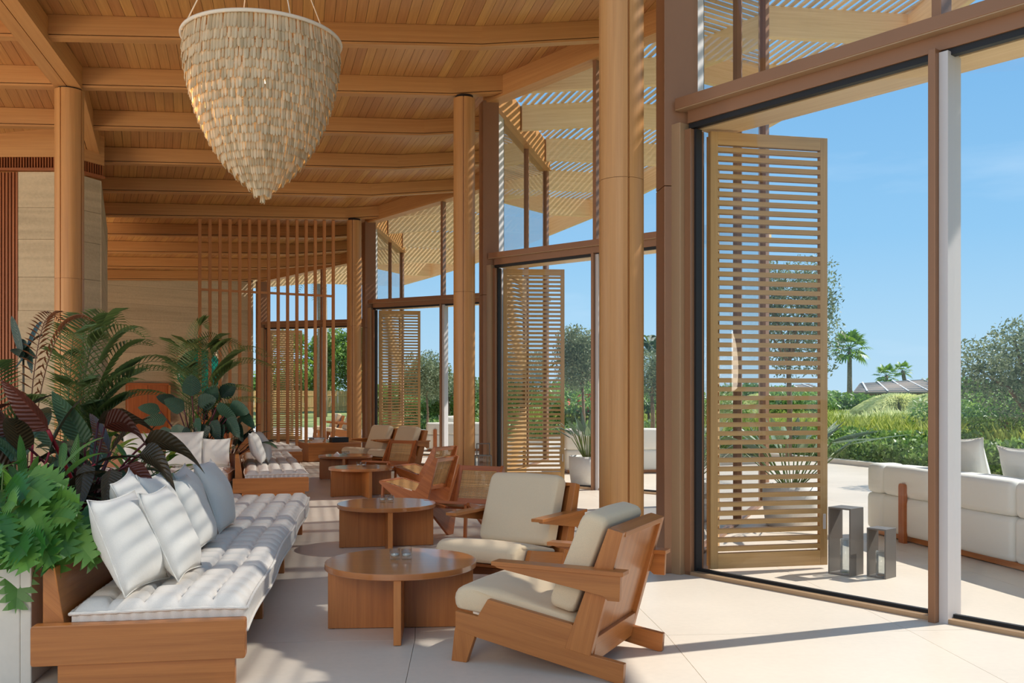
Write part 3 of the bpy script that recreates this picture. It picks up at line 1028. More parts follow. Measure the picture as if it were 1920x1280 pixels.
# ------------------------------------------------------------------ low armchair with sled-like side rails
def make_armchair(label, w=0.68):
    t = empty('lounge_armchair', (0, 0, 0), 0, label, 'armchair')
    hw = w / 2
    rail = [(-0.012, 0.002), (0.012, 0.0), (0.80, 0.142), (0.905, 0.17), (0.905, 0.262), (0.775, 0.246), (0.716, 0.341), (0.25, 0.262), (0.154, 0.122), (-0.018, 0.098)]
    leg = [(0.93, 0.0), (0.842, 0.0), (0.785, 0.16), (0.80, 0.20), (0.90, 0.20), (0.912, 0.16)]
    post = [(0.154, 0.116), (0.288, 0.142), (0.062, 0.745), (-0.014, 0.727)]
    for sg in (1, -1):
        a, b = hw * sg, (hw - 0.036) * sg
        m = MB(); m.prism(rail, a, b, lambda x, z, y: V(x, y, z), V(1, 0, 0.17)); bo = m.build('side_rail', M['teak'], t, 0.003); bmesh_fix(bo.data)
        a2, b2 = (hw - 0.002) * sg, (hw - 0.034) * sg
        m = MB(); m.prism(leg, a2, b2, lambda x, z, y: V(x, y, z), V(0.15, 0, 1)); bo = m.build('front_leg', M['teak'], t, 0.003); bmesh_fix(bo.data)
        a3, b3 = (hw + 0.004) * sg, (hw - 0.042) * sg
        m = MB(); m.prism(post, a3, b3, lambda x, z, y: V(x, y, z), V(-0.24, 0, 1)); bo = m.build('back_post', M['teak'], t, 0.003); bmesh_fix(bo.data)
        # arm: flat plate with a tapering gusset below its outer edge
        m = MB()
        o0 = hw + 0.055
        m.box((0.318, (o0 - 0.045) * sg, 0.5375), (0.70, 0.09, 0.021), grain=V(1, 0, 0))
        g = [(-0.015, 0.527), (0.66, 0.527), (0.64, 0.515), (0.075, 0.425), (0.05, 0.405), (-0.01, 0.405)]
        m.prism(g, (o0 - 0.012) * sg, (o0 - 0.040) * sg, lambda x, z, y: V(x, y, z), V(1, 0, 0))
        bo = m.build('arm', M['teak'], t, 0.002); bmesh_fix(bo.data)
    # back board, top rail, lower stretcher
    iw = hw - 0.042
    m = MB(); m.prism([(0.165, 0.17), (0.185, 0.176), (0.03, 0.72), (0.01, 0.715)], -iw, iw, lambda x, z, y: V(x, y, z), V(-0.25, 0, 1)); bo = m.build('back_panel', M['teak'], t); bmesh_fix(bo.data)
    m = MB(); m.prism([(-0.012, 0.700), (0.07, 0.722), (0.062, 0.746), (-0.015, 0.727)], -iw, iw, lambda x, z, y: V(x, y, z), V(0, 1, 0)); bo = m.build('top_rail', M['teak'], t, 0.002); bmesh_fix(bo.data)
    m = MB(); m.prism([(0.158, 0.07), (0.186, 0.075), (0.160, 0.205), (0.134, 0.200)], -iw, iw, lambda x, z, y: V(x, y, z), V(0, 1, 0)); bo = m.build('stretcher', M['teak'], t, 0.002); bmesh_fix(bo.data)
    m = MB(); m.prism([(0.19, 0.17), (0.80, 0.215), (0.80, 0.235), (0.19, 0.19)], -iw + 0.01, iw - 0.01, lambda x, z, y: V(x, y, z), V(1, 0, 0)); bo = m.build('seat_board', M['teak'], t); bmesh_fix(bo.data)
    # cushions
    prof = [(0.262, 0.20), (0.255, 0.285), (0.45, 0.330), (0.70, 0.386), (0.86, 0.398), (0.925, 0.372), (0.945, 0.32), (0.930, 0.268), (0.80, 0.252), (0.74, 0.24)]
    prof = round_poly(prof, [0.02, 0.03, 0.05, 0.08, 0.05, 0.03, 0.03, 0.02, 0.03, 0.05], 2)
    def wid(x): return 1.0 + 0.075 * min(1.0, max(0.0, (x - 0.70) / 0.05))
    m = MB(); loft_cushion(m, prof, iw - 0.006, 0.045, I3, wid)
    bo = m.build('seat_cushion', M['beige_fab'], t); bmesh_fix(bo.data)
    prof = round_poly([(0.270, 0.295), (0.390, 0.325), (0.400, 0.36), (0.225, 0.790), (0.19, 0.812), (0.105, 0.790), (0.085, 0.76)], [0.03, 0.03, 0.04, 0.05, 0.04, 0.04, 0.03], 2)
    m = MB(); loft_cushion(m, prof, iw - 0.012, 0.04, I3)
    bo = m.build('back_cushion', M['beige_fab'], t); bmesh_fix(bo.data)
    return t

A1 = make_armchair('nearest low teak armchair, seen from behind its right-hand corner, beige cushions')
A1.location = (0.667, 4.776, 0); A1.rotation_euler = (0, 0, math.atan2(0.436, -0.9))
def rz_dir(fx, fy): return math.atan2(fy, fx)
A2 = place_copy(A1, (0.20, 7.08, 0), rz_dir(-0.50, -0.866), 'low teak armchair with beige cushions facing the nearest table, in front of the thick column')
A3 = place_copy(A1, (1.30, 6.0, 0), rz_dir(-0.9, 0.30), 'teak armchair mostly hidden behind the nearest armchair, only its arm ends showing') if False else None
FAR_CH = 'teak armchairs side by side at the far end'
A4 = place_copy(A1, (-2.46, 18.7, 0), rz_dir(-0.72, -0.69), 'left one of two far beige armchairs side by side, near the farthest column', FAR_CH)
A5 = place_copy(A1, (-1.84, 17.95, 0), rz_dir(-0.72, -0.69), 'right one of two far beige armchairs side by side, by the slatted shutter', FAR_CH)
A6 = place_copy(A1, (-5.75, 31.6, 0), rz_dir(-0.9, -0.4), 'left outdoor armchair with grey cushions seen through the bar screen', 'outdoor armchairs beyond the bar screen')
A7 = place_copy(A1, (-5.05, 30.2, 0), rz_dir(-0.9, -0.4), 'right outdoor armchair with grey cushions seen through the bar screen', 'outdoor armchairs beyond the bar screen')

# ------------------------------------------------------------------ caned easy chair with kangaroo-leg side boards
def make_cane_chair(label):
    t = empty('cane_chair', (0, 0, 0), 0, label, 'chair')
    hw = 0.26
    side = [(0.64, 0.40), (0.64, 0.372), (0.14, 0.0), (0.045, 0.0), (-0.14, 0.675), (-0.095, 0.69), (0.165, 0.285)]
    for sg in (1, -1):
        m = MB(); m.prism(side, hw * sg, (hw - 0.03) * sg, lambda x, z, y: V(x, y, z), V(1, 0, 0.5)); bo = m.build('side_board', M['cane_wood'], t, 0.003); bmesh_fix(bo.data)
        m = MB(); m.bar((0.625, (hw - 0.05) * sg, 0.0), (0.60, (hw - 0.05) * sg, 0.375), 0.028, 0.028, up=V(1, 0, 0)); m.build('front_leg', M['cane_wood'], t, 0.002)
    iw = hw - 0.03
    def bp(z): return -0.115 + (0.68 - z) * 0.36        # line of the back
    for (z, nm) in ((0.655, 'top_rail'), (0.335, 'bottom_rail')):
        m = MB(); m.box((bp(z) + 0.012, 0, z), (0.024, 2 * iw, 0.05), (V(0.94, 0, 0.34), V(0, 1, 0), V(-0.34, 0, 0.94)), V(0, 1, 0)); m.build(nm, M['cane_wood'], t, 0.002)
    for sg in (1, -1):
        m = MB(); m.bar((bp(0.33) + 0.002, (iw - 0.018) * sg, 0.33), (bp(0.66) + 0.002, (iw - 0.018) * sg, 0.66), 0.036, 0.022, up=V(1, 0, 0.35)); m.build('back_stile', M['cane_wood'], t)
    def lattice(p0, ux, uy, nx, ny, w, name):
        m = MB()
        nrm = ux.cross(uy).normalized()
        for i in range(nx + 1):
            c = p0 + ux * (i / nx)
            a = ux.normalized() * w
            m.poly([c - a, c + a, c + a + uy, c - a + uy], uy)
        for j in range(ny + 1):
            c = p0 + uy * (j / ny) + nrm * 0.002
            a = uy.normalized() * w
            m.poly([c - a, c + ux - a, c + ux + a, c + a], ux)
        o = m.build(name, M['cane'], t); o['kind'] = 'stuff'
    z0, z1 = 0.36, 0.63
    lattice(V(bp(z0) + 0.012, -iw + 0.03, z0), V(0, 2 * iw - 0.06, 0), V(bp(z1) - bp(z0), 0, z1 - z0), 26, 18, 0.0048, 'cane_back')
    lattice(V(0.20, -iw + 0.03, 0.296), V(0, 2 * iw - 0.06, 0), V(0.40, 0, 0.092), 26, 24, 0.0062, 'cane_seat')
    for (x, z, nm) in ((0.62, 0.386, 'seat_front_rail'), (0.185, 0.284, 'seat_rear_rail')):
        m = MB(); m.box((x, 0, z), (0.05, 2 * iw, 0.025), (V(0.97, 0, 0.22), V(0, 1, 0), V(-0.22, 0, 0.97)), V(0, 1, 0)); m.build(nm, M['cane_wood'], t, 0.002)
    return t

K1 = make_cane_chair('cane-backed teak easy chair directly behind the armchair that faces the nearest table')
K1.location = (-0.36, 9.32, 0); K1.rotation_euler = (0, 0, rz_dir(-0.42, -0.91))
K2 = place_copy(K1, (-0.86, 10.85, 0), rz_dir(-0.86, 0.40), 'cane easy chair showing its V-shaped side board, right of the third table')
K3 = place_copy(K1, (-1.02, 13.1, 0), rz_dir(-0.80, 0.52), 'middle cane easy chair, half hidden behind the one with the V-shaped side board')
K4 = place_copy(K1, (-1.78, 14.75, 0), rz_dir(-0.46, -0.89), 'farthest cane easy chair, facing the room, just in front of the far armchairs')

# ------------------------------------------------------------------ round coffee tables on crossed boards
def make_table(label):
    t = empty('round_coffee_table', (0, 0, 0), 0, label, 'table')
    R = 0.45
    m = MB(); m.lathe([(R - 0.004, 0.364), (R, 0.368), (R, 0.397), (R - 0.003, 0.40)], 72, smooth=True, grain=V(1, 0, 0))
    o = m.build('tabletop', M['teak_top'], t)
    me = o.data
    for p in me.polygons:
        if len(p.vertices) > 4: p.use_smooth = False
    o.modifiers.new('edges', 'EDGE_SPLIT').split_angle = math.radians(40)
    for rz in (0, PI / 2):
        m = MB()
        u = V(math.cos(rz), math.sin(rz), 0); w = V(-math.sin(rz), math.cos(rz), 0)
        if rz == 0:
            m.box((0, 0, 0.184), (0.86, 0.042, 0.36), (u, w, V(0, 0, 1)), V(0, 0, 1))
            m.build('leg_board', M['teak'], t, 0.002)
        else:
            for sg in (1, -1):
                m = MB(); m.box(u * (sg * (0.43 + 0.0215) / 2) + V(0, 0, 0.184), (0.43 - 0.0225, 0.042, 0.36), (u, w, V(0, 0, 1)), V(0, 0, 1))
                m.build('leg_board', M['teak'], t, 0.002)
    m = MB()
    for x, y in ((0.40, 0), (-0.40, 0), (0, 0.40), (0, -0.40)):
        m.lathe([(0.012, 0.0), (0.012, 0.005)], 8, (x, y, 0))
    o = m.build('glide_feet', M['dark'], t); o['kind'] = 'stuff'
    return t
TABS = [(-0.664, 5.585, math.radians(4)), (-1.155, 8.60, math.radians(12)), (-2.10, 13.0, math.radians(26)), (-2.78, 15.6, math.radians(6))]
TLAB = ['nearest round teak coffee table, between the daybed and the armchairs', 'second round teak coffee table back, reflecting blue sky on its right side',
        'third round teak coffee table back, left of the V-sided cane chair', 'farthest round teak coffee table, with a small white card on it']
T1 = make_table(TLAB[0]); T1.location = (TABS[0][0], TABS[0][1], 0); T1.rotation_euler = (0, 0, TABS[0][2])
for (x, y, rz), lb in zip(TABS[1:], TLAB[1:]):
    place_copy(T1, (x, y, 0), rz, lb)

def make_votive(label, group):
    t = empty('votive_glass', (0, 0, 0), 0, label, 'candle glass', group)
    m = MB(); m.lathe([(0.0, 0.0), (0.029, 0.0), (0.032, 0.004), (0.033, 0.066), (0.030, 0.066), (0.028, 0.022), (0.0, 0.018)], 20, cap=False); m.build('cup', M['glass_cup'], t)
    m = MB(); m.lathe([(0.0, 0.0225), (0.024, 0.0225), (0.024, 0.034), (0.0, 0.034)], 16, cap=False); m.build('candle', M['wax'], t)
    return t
TN = ['nearest table', 'second table', 'third table', 'farthest table']
v0 = None
for i, (x, y, rz) in enumerate(TABS):
    for s, side in ((-1, 'left'), (1, 'right')):
        lab = '%s small clear votive glass of the pair on the %s' % (side, TN[i])
        loc = (x - 0.005 + s * 0.035, y + 0.03, 0.4005)
        if v0 is None:
            v0 = make_votive(lab, 'votive glasses on the coffee tables'); v0.location = loc
        else:
            place_copy(v0, loc, 0, lab)
m = MB(); m.prism([(-0.05, 0.0), (0.05, 0.0), (0.003, 0.05), (-0.003, 0.05)], -0.05, 0.05, lambda a, z, b: V(a, b, z)); o = m.build('table_card', M['wax']); o.location = (-2.93, 15.62, 0.4005); bmesh_fix(o.data)
tag(o, 'small white folded card beside the glasses on the farthest table', 'card')

# ------------------------------------------------------------------ daybeds with tufted mattresses
def tufted(L, W, H, nx, ny, z0, seed=1):
    """mattress block with quilted squares, rolled edges and channelled sides"""
    rnd = np.random.default_rng(seed)
    sub = 8
    gx, gy = nx * sub, ny * sub
    xs = np.linspace(0, L, gx + 1); ys = np.linspace(0, W, gy + 1)
    verts = []; faces = []; tints = []
    puff = rnd.uniform(0.85, 1.1, (nx + 1, ny + 1))
    ztop = np.zeros((gx + 1, gy + 1))
    for i in range(gx + 1):
        for j in range(gy + 1):
            u = i / sub; v = j / sub
            # rows are staggered a little so the squares look hand-tied
            col = int(min(v, ny - 1e-6))
            uu = u + 0.5 * (col % 2)
            a = abs(math.sin(PI * uu)); c = abs(math.sin(PI * v))
            if min(u, nx - u) < 0.5 and col % 2: a = max(a, 0.0)
            hgt = 0.042 * (1 - (1 - a) ** 2.6) * (0.3 + 0.7 * (1 - (1 - c) ** 4)) * puff[int(min(uu, nx)), col]
            hgt -= 0.012 * math.exp(-((a * a + c * c) / 0.05))
            hgt *= min(1.0, min(xs[i], L - xs[i], ys[j], W - ys[j]) / 0.06) ** 0.7
            ex = min(xs[i], L - xs[i], 0.05) / 0.05; ey = min(ys[j], W - ys[j], 0.05) / 0.05
            e = min(ex, ey)
            ztop[i, j] = z0 + H - 0.040 + hgt - 0.012 * (1 - e) ** 2 + 0.006 * math.sin(xs[i] * 3.1 + 1) * math.sin(ys[j] * 5)
    idx = {}
    mbv = []
    for i in range(gx + 1):
        for j in range(gy + 1):
            idx[i, j] = len(mbv); mbv.append((xs[i] + 0.006 * math.sin(ys[j] * 9), ys[j] + 0.008 * math.sin(xs[i] * 4.0), ztop[i, j]))
    fs = [(idx[i, j], idx[i + 1, j], idx[i + 1, j + 1], idx[i, j + 1]) for i in range(gx) for j in range(gy)]
    # sides
    rim = [(i, 0) for i in range(gx)] + [(gx, j) for j in range(gy)] + [(i, gy) for i in range(gx, 0, -1)] + [(0, j) for j in range(gy, 0, -1)]
    n = len(rim)
    levels = [0.86, 0.62, 0.38, 0.14, 0.0]
    rows = [[idx[r] for r in rim]]
    for lv in levels:
        row = []
        for q, r in enumerate(rim):
            p = Vector(mbv[idx[r]])
            if r[1] == 0 and 0 < r[0] < gx: nr = V(0, -1, 0)
            elif r[1] == gy and 0 < r[0] < gx: nr = V(0, 1, 0)
            elif r[0] == 0: nr = V(-1, 0, 0)
            else: nr = V(1, 0, 0)
            ch = abs(math.sin(PI * q / 3.0))
            bul = 0.012 * ch ** 0.6 * (1.0 if lv > 0.01 else 0.3) - 0.004
            row.append(len(mbv))
            mbv.append((p.x + nr.x * bul, p.y + nr.y * bul, z0 + (p.z - z0) * lv))
        rows.append(row)
    for a, b in zip(rows[:-1], rows[1:]):
        for q in range(n):
            l = (q + 1) % n
            fs.append((a[q], b[q], b[l], a[l]))
    fs.append(tuple(rows[-1]))
    edge = [Vector(mbv[idx[r]]) for r in rim]
    return mbv, fs, edge

def make_daybed(name, L, W, loc, h, label, seed, pal=True, ends=(True, False), back=True, legs=(1.39, 2.9, 4.95)):
    """local x along the bed (away), y from the front edge to the back"""
    t = empty(name, loc, PI / 2 + h, label, 'daybed')
    # slatted platform
    m = MB(); m.box((L / 2, 0.075, 0.185), (L - 0.08, 0.03, 0.11), grain=V(1, 0, 0)); m.build('front_rail', M['teak'], t, 0.003)
    m = MB(); m.box((L / 2, W * 0.5, 0.225), (L - 0.08, W - 0.14, 0.03), grain=V(1, 0, 0)); m.build('platform', M['teak'], t)
    for e, x in ((ends[0], 0.03), (ends[1], L - 0.03)):
        if e:
            m = MB()
            pr = round_poly([(-0.012, 0.13), (W + 0.02, 0.13), (W + 0.02, 0.317), (-0.012, 0.317)], 0.014, 3)
            m.prism(pr, x - 0.035, x + 0.035, lambda a, z, b: V(b, a, z), V(0, 1, 0)); o = m.build('end_panel', M['teak'], t, 0.004); bmesh_fix(o.data)
            m = MB(); m.box((x + (0.008 if x < 1 else -0.008), W * 0.47, 0.065), (0.05, W * 0.86, 0.13), grain=V(0, 1, 0)); m.build('plinth', M['teak'], t, 0.003)
    if back:
        m = MB(); m.prism([(W - 0.125, 0.20), (W - 0.01, 0.20), (W - 0.01, 0.572), (W - 0.06, 0.572)], 0.07, L, lambda y, z, x: V(x, y, z), V(1, 0, 0)); o = m.build('back_panel', M['teak'], t, 0.004); bmesh_fix(o.data)
    for x in legs:
        if x > L: continue
        for y in (0.085, W - 0.12):
            m = MB(); m.box((x, y, 0.0655), (0.07, 0.06, 0.13), grain=V(0, 0, 1)); m.build('leg', M['teak'], t)
    Wm = W - 0.135 if back else W
    nx = int(round((L - 0.07) / 0.175)); ny = 5
    vs, fs, edge = tufted(L - 0.075, Wm, 0.172, nx, ny, 0.241, seed)
    m = MB(); m.mesh([(x + 0.068, y - 0.005, z) for x, y, z in vs], fs, V(1, 0, 0), 0.5, True)
    mt = m.build('mattress', M['mattress'], t); bmesh_fix(mt.data)

    n = len(edge)
    m = MB()
    out = []
    for i, p in enumerate(edge):
        c = V((L) / 2, Wm / 2, 0)
        q = V(p.x + 0.068, p.y - 0.005, p.z - 0.004)
        d = V(0, 0, 0)
        if p.x < 0.03: d.x = -1
        elif p.x > L - 0.11: d.x = 1
        if p.y < 0.03: d.y = -1
        elif p.y > Wm - 0.03: d.y = 1
        out.append(q + d * 0.008)
    out.append(out[0])
    m.tube(out, [0.0085 + 0.0015 * math.sin(i * 2.1) for i in range(len(out))], 6)
    m.build('rolled_edge', M['mattress'], mt)
    low = [V(p.x, p.y, 0.250) for p in out]
    m = MB(); m.tube(low, 0.008, 6); m.build('rolled_edge', M['mattress'], mt)
    return t

make_daybed('daybed', 5.05, 0.93, (-1.287, 4.46, 0), math.radians(8.8), 'nearest long teak daybed with a tufted white mattress and teak end panel', 1)
make_daybed('daybed', 4.4, 0.93, (-2.69, 12.3, 0), math.radians(16.5), 'second teak daybed with a tufted white mattress, end-on behind the nearest daybed', 2, legs=(1.3, 2.8, 4.2))
make_daybed('daybed', 1.9, 0.93, (-4.05, 18.0, 0), math.radians(25), 'farthest white tufted daybed, mostly hidden behind the second daybed pillows', 4, legs=(1.2,))
make_daybed('daybed', 2.5, 0.93, (-6.22, 11.92, 0), math.radians(-80), 'teak daybed set crosswise behind the near plants, its long side facing the camera', 3, ends=(False, False), legs=(0.9, 2.34))

# ------------------------------------------------------------------ pillows
def make_pillow(name, s=0.5, th=0.17, seed=0, mat='white_fab'):
    rnd = random.Random(seed)
    n = 14
    vs = []; idx = {}
    ph = [rnd.random() * 6 for _ in range(4)]
    for side in (1, -1):
        for i in range(n + 1):
            for j in range(n + 1):
                if side == -1 and (i in (0, n) or j in (0, n)):
                    idx[side, i, j] = idx[1, i, j]; continue
                u = i / n * 2 - 1; v = j / n * 2 - 1
                # pinched edges, pointed corners
                k = 1 - 0.085 * (1 - abs(u) ** 2) * (abs(v) ** 6)
                k2 = 1 - 0.085 * (1 - abs(v) ** 2) * (abs(u) ** 6)
                x = u * s / 2 * k2; y = v * s / 2 * k
                b = max(0.0, (1 - abs(u) ** 2.4) * (1 - abs(v) ** 2.4))
                z = side * th / 2 * (b ** 0.62)
                z += 0.006 * b * math.sin(u * 7 + ph[0] + v * 3) * side + 0.010 * b * math.sin(v * 4 + ph[1])
                z += 0.014 * math.sin(u * 2.2 + ph[2]) * (abs(v) ** 3)
                idx[side, i, j] = len(vs); vs.append((x, y, z))
    fs = []
    for side in (1, -1):
        for i in range(n):
            for j in range(n):
                q = (idx[side, i, j], idx[side, i + 1, j], idx[side, i + 1, j + 1], idx[side, i, j + 1])
                fs.append(q if side == 1 else q[::-1])
    m = MB(); m.mesh(vs, fs, V(1, 0, 0), 0.5, True)
    o = m.build(name, M[mat])
    rim = [idx[1, i, 0] for i in range(n)] + [idx[1, n, j] for j in range(n)] + [idx[1, i, n] for i in range(n, 0, -1)] + [idx[1, 0, j] for j in range(n, 0, -1)]
    pts = [Vector(vs[i]) for i in rim]; pts.append(pts[0])
    m = MB(); m.tube(pts, 0.0035, 5); m.build('piping', M[mat], o)
    return o

def place_pillow(loc, facing, lean, label, s=0.5, seed=0, th=0.17, roll=0.0, group=None, mat='white_fab'):
    """stands on its lower edge at loc; front normal turned to angle facing (in plan), leaning back"""
    o = make_pillow('pillow', s, th, seed, mat)
    Rz = Matrix.Rotation(facing, 4, 'Z')
    R1 = Matrix(((0, 0, 1, 0), (1, 0, 0, 0), (0, 1, 0, 0), (0, 0, 0, 1)))      # local z -> x (front), x -> y, y -> z
    Ry = Matrix.Rotation(-lean, 4, 'Y')
    Rr = Matrix.Rotation(roll, 4, 'X')
    mat_ = Rz @ Ry @ Rr @ R1
    lo = min((mat_ @ Vector(v.co)).z for v in o.data.vertices)
    o.matrix_world = Matrix.Translation(Vector(loc) - Vector((0, 0, lo - 0.002))) @ mat_
    tag(o, label, 'pillow', group)
    return o

def bed_pt(org, h, x, y, z=0.418):
    a = PI / 2 + h
    return V(org[0] + x * math.cos(a) - y * math.sin(a), org[1] + x * math.sin(a) + y * math.cos(a), z)

H1 = math.radians(8.8); O1 = (-1.287, 4.46)
GP1 = 'white pillows along the nearest daybed'
PIL = [(0.34, 0.60, -12, 22, 'nearest white pillow, at the front end of the nearest daybed', 0.50, 0),
       (0.66, 0.46, -6, 24, 'second white pillow from the near end, leaning in the front row', 0.50, 0),
       (0.92, 0.70, 4, 18, 'white pillow behind the first two, only its top corner showing', 0.52, 5),
       (1.26, 0.62, 0, 22, 'white pillow in the middle of the daybed, behind the second one', 0.52, -4),
       (1.62, 0.52, -4, 24, 'white pillow half hidden, fourth along the front of the row', 0.48, 0),
       (1.98, 0.58, 2, 22, 'white pillow just before the farthest one on the nearest daybed', 0.50, 3),
       (2.42, 0.50, -3, 20, 'farthest white pillow on the nearest daybed, standing tall against the open mattress', 0.52, 0)]
for i, (x, y, yaw, lean, lb, s, roll) in enumerate(PIL):
    p = bed_pt(O1, H1, x, y)
    place_pillow(p, H1 + math.radians(yaw), math.radians(lean), lb, s, 20 + i, 0.19, math.radians(roll), GP1)
H2 = math.radians(16.5); O2 = (-2.69, 12.3)
for i, (x, y, lb) in enumerate([(1.3, 0.62, 'first of three white pillows on the second daybed, turned edge-on'), (1.72, 0.52, 'middle white pillow on the second daybed, lit in stripes'), (2.12, 0.62, 'rearmost white pillow on the second daybed, behind two others')]):
    place_pillow(bed_pt(O2, H2, x, y), H2 + math.radians(-4), math.radians(22), lb, 0.48, 40 + i, 0.18, 0, 'white pillows on the second daybed')
H3 = math.radians(-80); O3 = (-6.22, 11.92)
for i, (x, y, lb) in enumerate([(2.26, 0.56, 'small white pillow at the right end of the crosswise daybed'), (1.86, 0.50, 'large white pillow with diagonal sun stripes on the crosswise daybed'), (1.30, 0.56, 'white pillow on the crosswise daybed beside the near leaves')]):
    place_pillow(bed_pt(O3, H3, x, y), H3 + math.radians(3), math.radians(18), lb, 0.40 if i == 0 else 0.5, 50 + i, 0.15, 0, 'white pillows on the crosswise daybed')

# ------------------------------------------------------------------ screen of vertical bars under the rib by the farthest column
scr = empty('bar_screen', polar(39.8, 28.0), math.radians(28.0), 'open teak screen of tall thin vertical bars with one crossrail', 'screen')
NB = 15
for i in range(NB):
    r = 38.25 + (41.25 - 38.25) * i / (NB - 1)
    z1 = zbeam(r, 28.0) - 0.002
    m = MB(); m.box((r - 39.8, 0, z1 / 2), (0.062, 0.062, z1), grain=V(0, 0, 1)); m.build('bar', M['screen'], scr)
for i in range(NB - 1):
    r = 38.25 + (41.25 - 38.25) * (i + 0.5) / (NB - 1)
    m = MB(); m.box((r - 39.8, 0, 3.72), ((41.25 - 38.25) / (NB - 1) - 0.064, 0.05, 0.05), grain=V(1, 0, 0)); m.build('crossrail', M['screen'], scr)

# ------------------------------------------------------------------ low box table and cabinet by the screen
t = empty('box_table', (-3.95, 20.2, 0), math.radians(28), 'low square teak box table with books in front of the bar screen', 'table')
m = MB(); m.box((0, 0, 0.19), (1.15, 0.8, 0.36), grain=V(1, 0, 0)); m.build('body', M['teak'], t, 0.004)
m = MB(); m.box((0, 0, 0.385), (1.17, 0.82, 0.03), grain=V(1, 0, 0)); m.build('table_top', M['teak_top'], t, 0.003)
m = MB(); m.box((0, 0, 0.006), (1.05, 0.7, 0.012)); m.build('plinth', M['dark'], t)
t2 = empty('tray_box', (-3.72, 20.05, 0.4005), math.radians(28), 'black lacquer box lying on the low box table', 'box')
m = MB(); m.box((0, 0, 0.045), (0.36, 0.24, 0.09)); m.build('box_body', M['black'], t2, 0.004)
m = MB(); m.box((0, 0, 0.097), (0.37, 0.25, 0.014)); m.build('lid', M['black'], t2, 0.003)
cbk = [plain('book_white', srgb(226, 222, 214), 0.6), plain('book_tan', srgb(196, 160, 110), 0.6), plain('book_grey', srgb(120, 120, 124), 0.6)]
blab = ['white book at the bottom of the pile on the box table', 'tan book in the middle of the pile on the box table', 'grey book on top of the pile on the box table']
z = 0.4005
for i in range(3):
    t3 = empty('book', (-4.2 + 0.01 * i, 20.0, z), math.radians(20 + 12 * i), blab[i], 'book', 'books on the box table')
    m = MB(); m.box((0, 0, 0.016), (0.255, 0.185, 0.024)); m.build('pages', M['wax'], t3)
    m = MB(); m.box((0, 0, 0.002), (0.27, 0.20, 0.004)); m.box((0, 0, 0.030), (0.27, 0.20, 0.004)); m.box((-0.133, 0, 0.016), (0.004, 0.20, 0.024)); m.build('cover', cbk[i], t3)
    z += 0.0325
t = empty('sideboard', polar(40.35, 37.6), math.radians(37.6), 'reddish teak sideboard with an open niche behind the bar screen', 'cabinet')
m = MB()
m.box((0, 0, 0.35), (0.9, 0.45, 0.70), grain=V(0, 0, 1)); m.build('lower_body', M['cane_wood'], t, 0.004)
m = MB(); m.box((0, 0, 1.09), (0.94, 0.47, 0.035), grain=V(1, 0, 0)); m.build('counter_top', M['cane_wood'], t, 0.003)
for x in (-0.435, 0.435):
    m = MB(); m.box((x, 0, 0.886), (0.03, 0.45, 0.37), grain=V(0, 0, 1)); m.build('niche_side', M['cane_wood'], t)
m = MB(); m.box((0, 0.2, 0.886), (0.84, 0.03, 0.37)); m.build('niche_back', M['dark'], t)
# timber fire surround on the far wall behind the palms
t = empty('timber_surround', polar(38.9, 38.75), math.radians(38.75), 'brown timber cabinet against the rammed earth wall behind the palms', 'cabinet')
m = MB(); m.box((-0.5, 0, 0.85), (0.55, 0.22, 1.7), grain=V(0, 0, 1)); m.build('door', M['cane_wood'], t, 0.004)
m = MB(); m.box((0.06, 0, 0.85), (0.55, 0.22, 1.7), grain=V(0, 0, 1)); m.build('door', M['cane_wood'], t, 0.004)
m = MB(); m.box((-0.22, 0, 1.73), (1.18, 0.24, 0.06), grain=V(1, 0, 0)); m.build('top_board', M['cane_wood'], t, 0.003)
m = MB(); m.box((0.37, -0.02, 0.85), (0.06, 0.28, 1.7), grain=V(0, 0, 1)); m.build('side_board', M['teak'], t, 0.003)

# green glazed disc on the far wall
gm, gnt, gb = new_mat('green_glaze')
gtc = N(gnt, 'ShaderNodeTexCoord'); gno = N(gnt, 'ShaderNodeTexNoise'); gno.inputs['Scale'].default_value = 3.5; gno.inputs['Distortion'].default_value = 2.0
gnt.links.new(gtc.outputs['Object'], gno.inputs['Vector'])
grp = N(gnt, 'ShaderNodeValToRGB'); grp.color_ramp.elements[0].position = 0.35; grp.color_ramp.elements[0].color = srgb(6, 84, 70); grp.color_ramp.elements[1].position = 0.7; grp.color_ramp.elements[1].color = srgb(24, 170, 140)
gnt.links.new(gno.outputs['Fac'], grp.inputs[0]); gnt.links.new(grp.outputs[0], gb.inputs['Base Color']); gb.inputs['Roughness'].default_value = 0.15
art = empty('wall_disc', polar(40.25, 39.0, 2.12), math.radians(39.0), 'large round green glazed disc hanging on the far rammed earth wall', 'wall art')
def disc(mb, prof):
    n = 40; vs = []; fs = []
    for r, y in prof:
        for k in range(n):
            a = 2 * PI * k / n; vs.append(V(r * math.cos(a), y, r * math.sin(a)))
    for i in range(len(prof) - 1):
        for k in range(n):
            l = (k + 1) % n; fs.append((i * n + k, i * n + l, (i + 1) * n + l, (i + 1) * n + k))
    fs.append(tuple(range(n))); fs.append(tuple((len(prof) - 1) * n + k for k in range(n)))
    mb.mesh(vs, fs, V(1, 0, 0), 0.5, True)
m = MB(); disc(m, [(0.70, 0.06), (0.70, -0.03), (0.55, -0.07), (0.3, -0.10), (0.1, -0.11)]); o = m.build('glazed_face', gm, art); bmesh_fix(o.data)
m = MB(); disc(m, [(0.70, 0.07), (0.76, 0.07), (0.76, -0.02), (0.702, -0.035)]); o = m.build('rim', plain('pale_rim', srgb(214, 190, 150), 0.5), art); bmesh_fix(o.data)

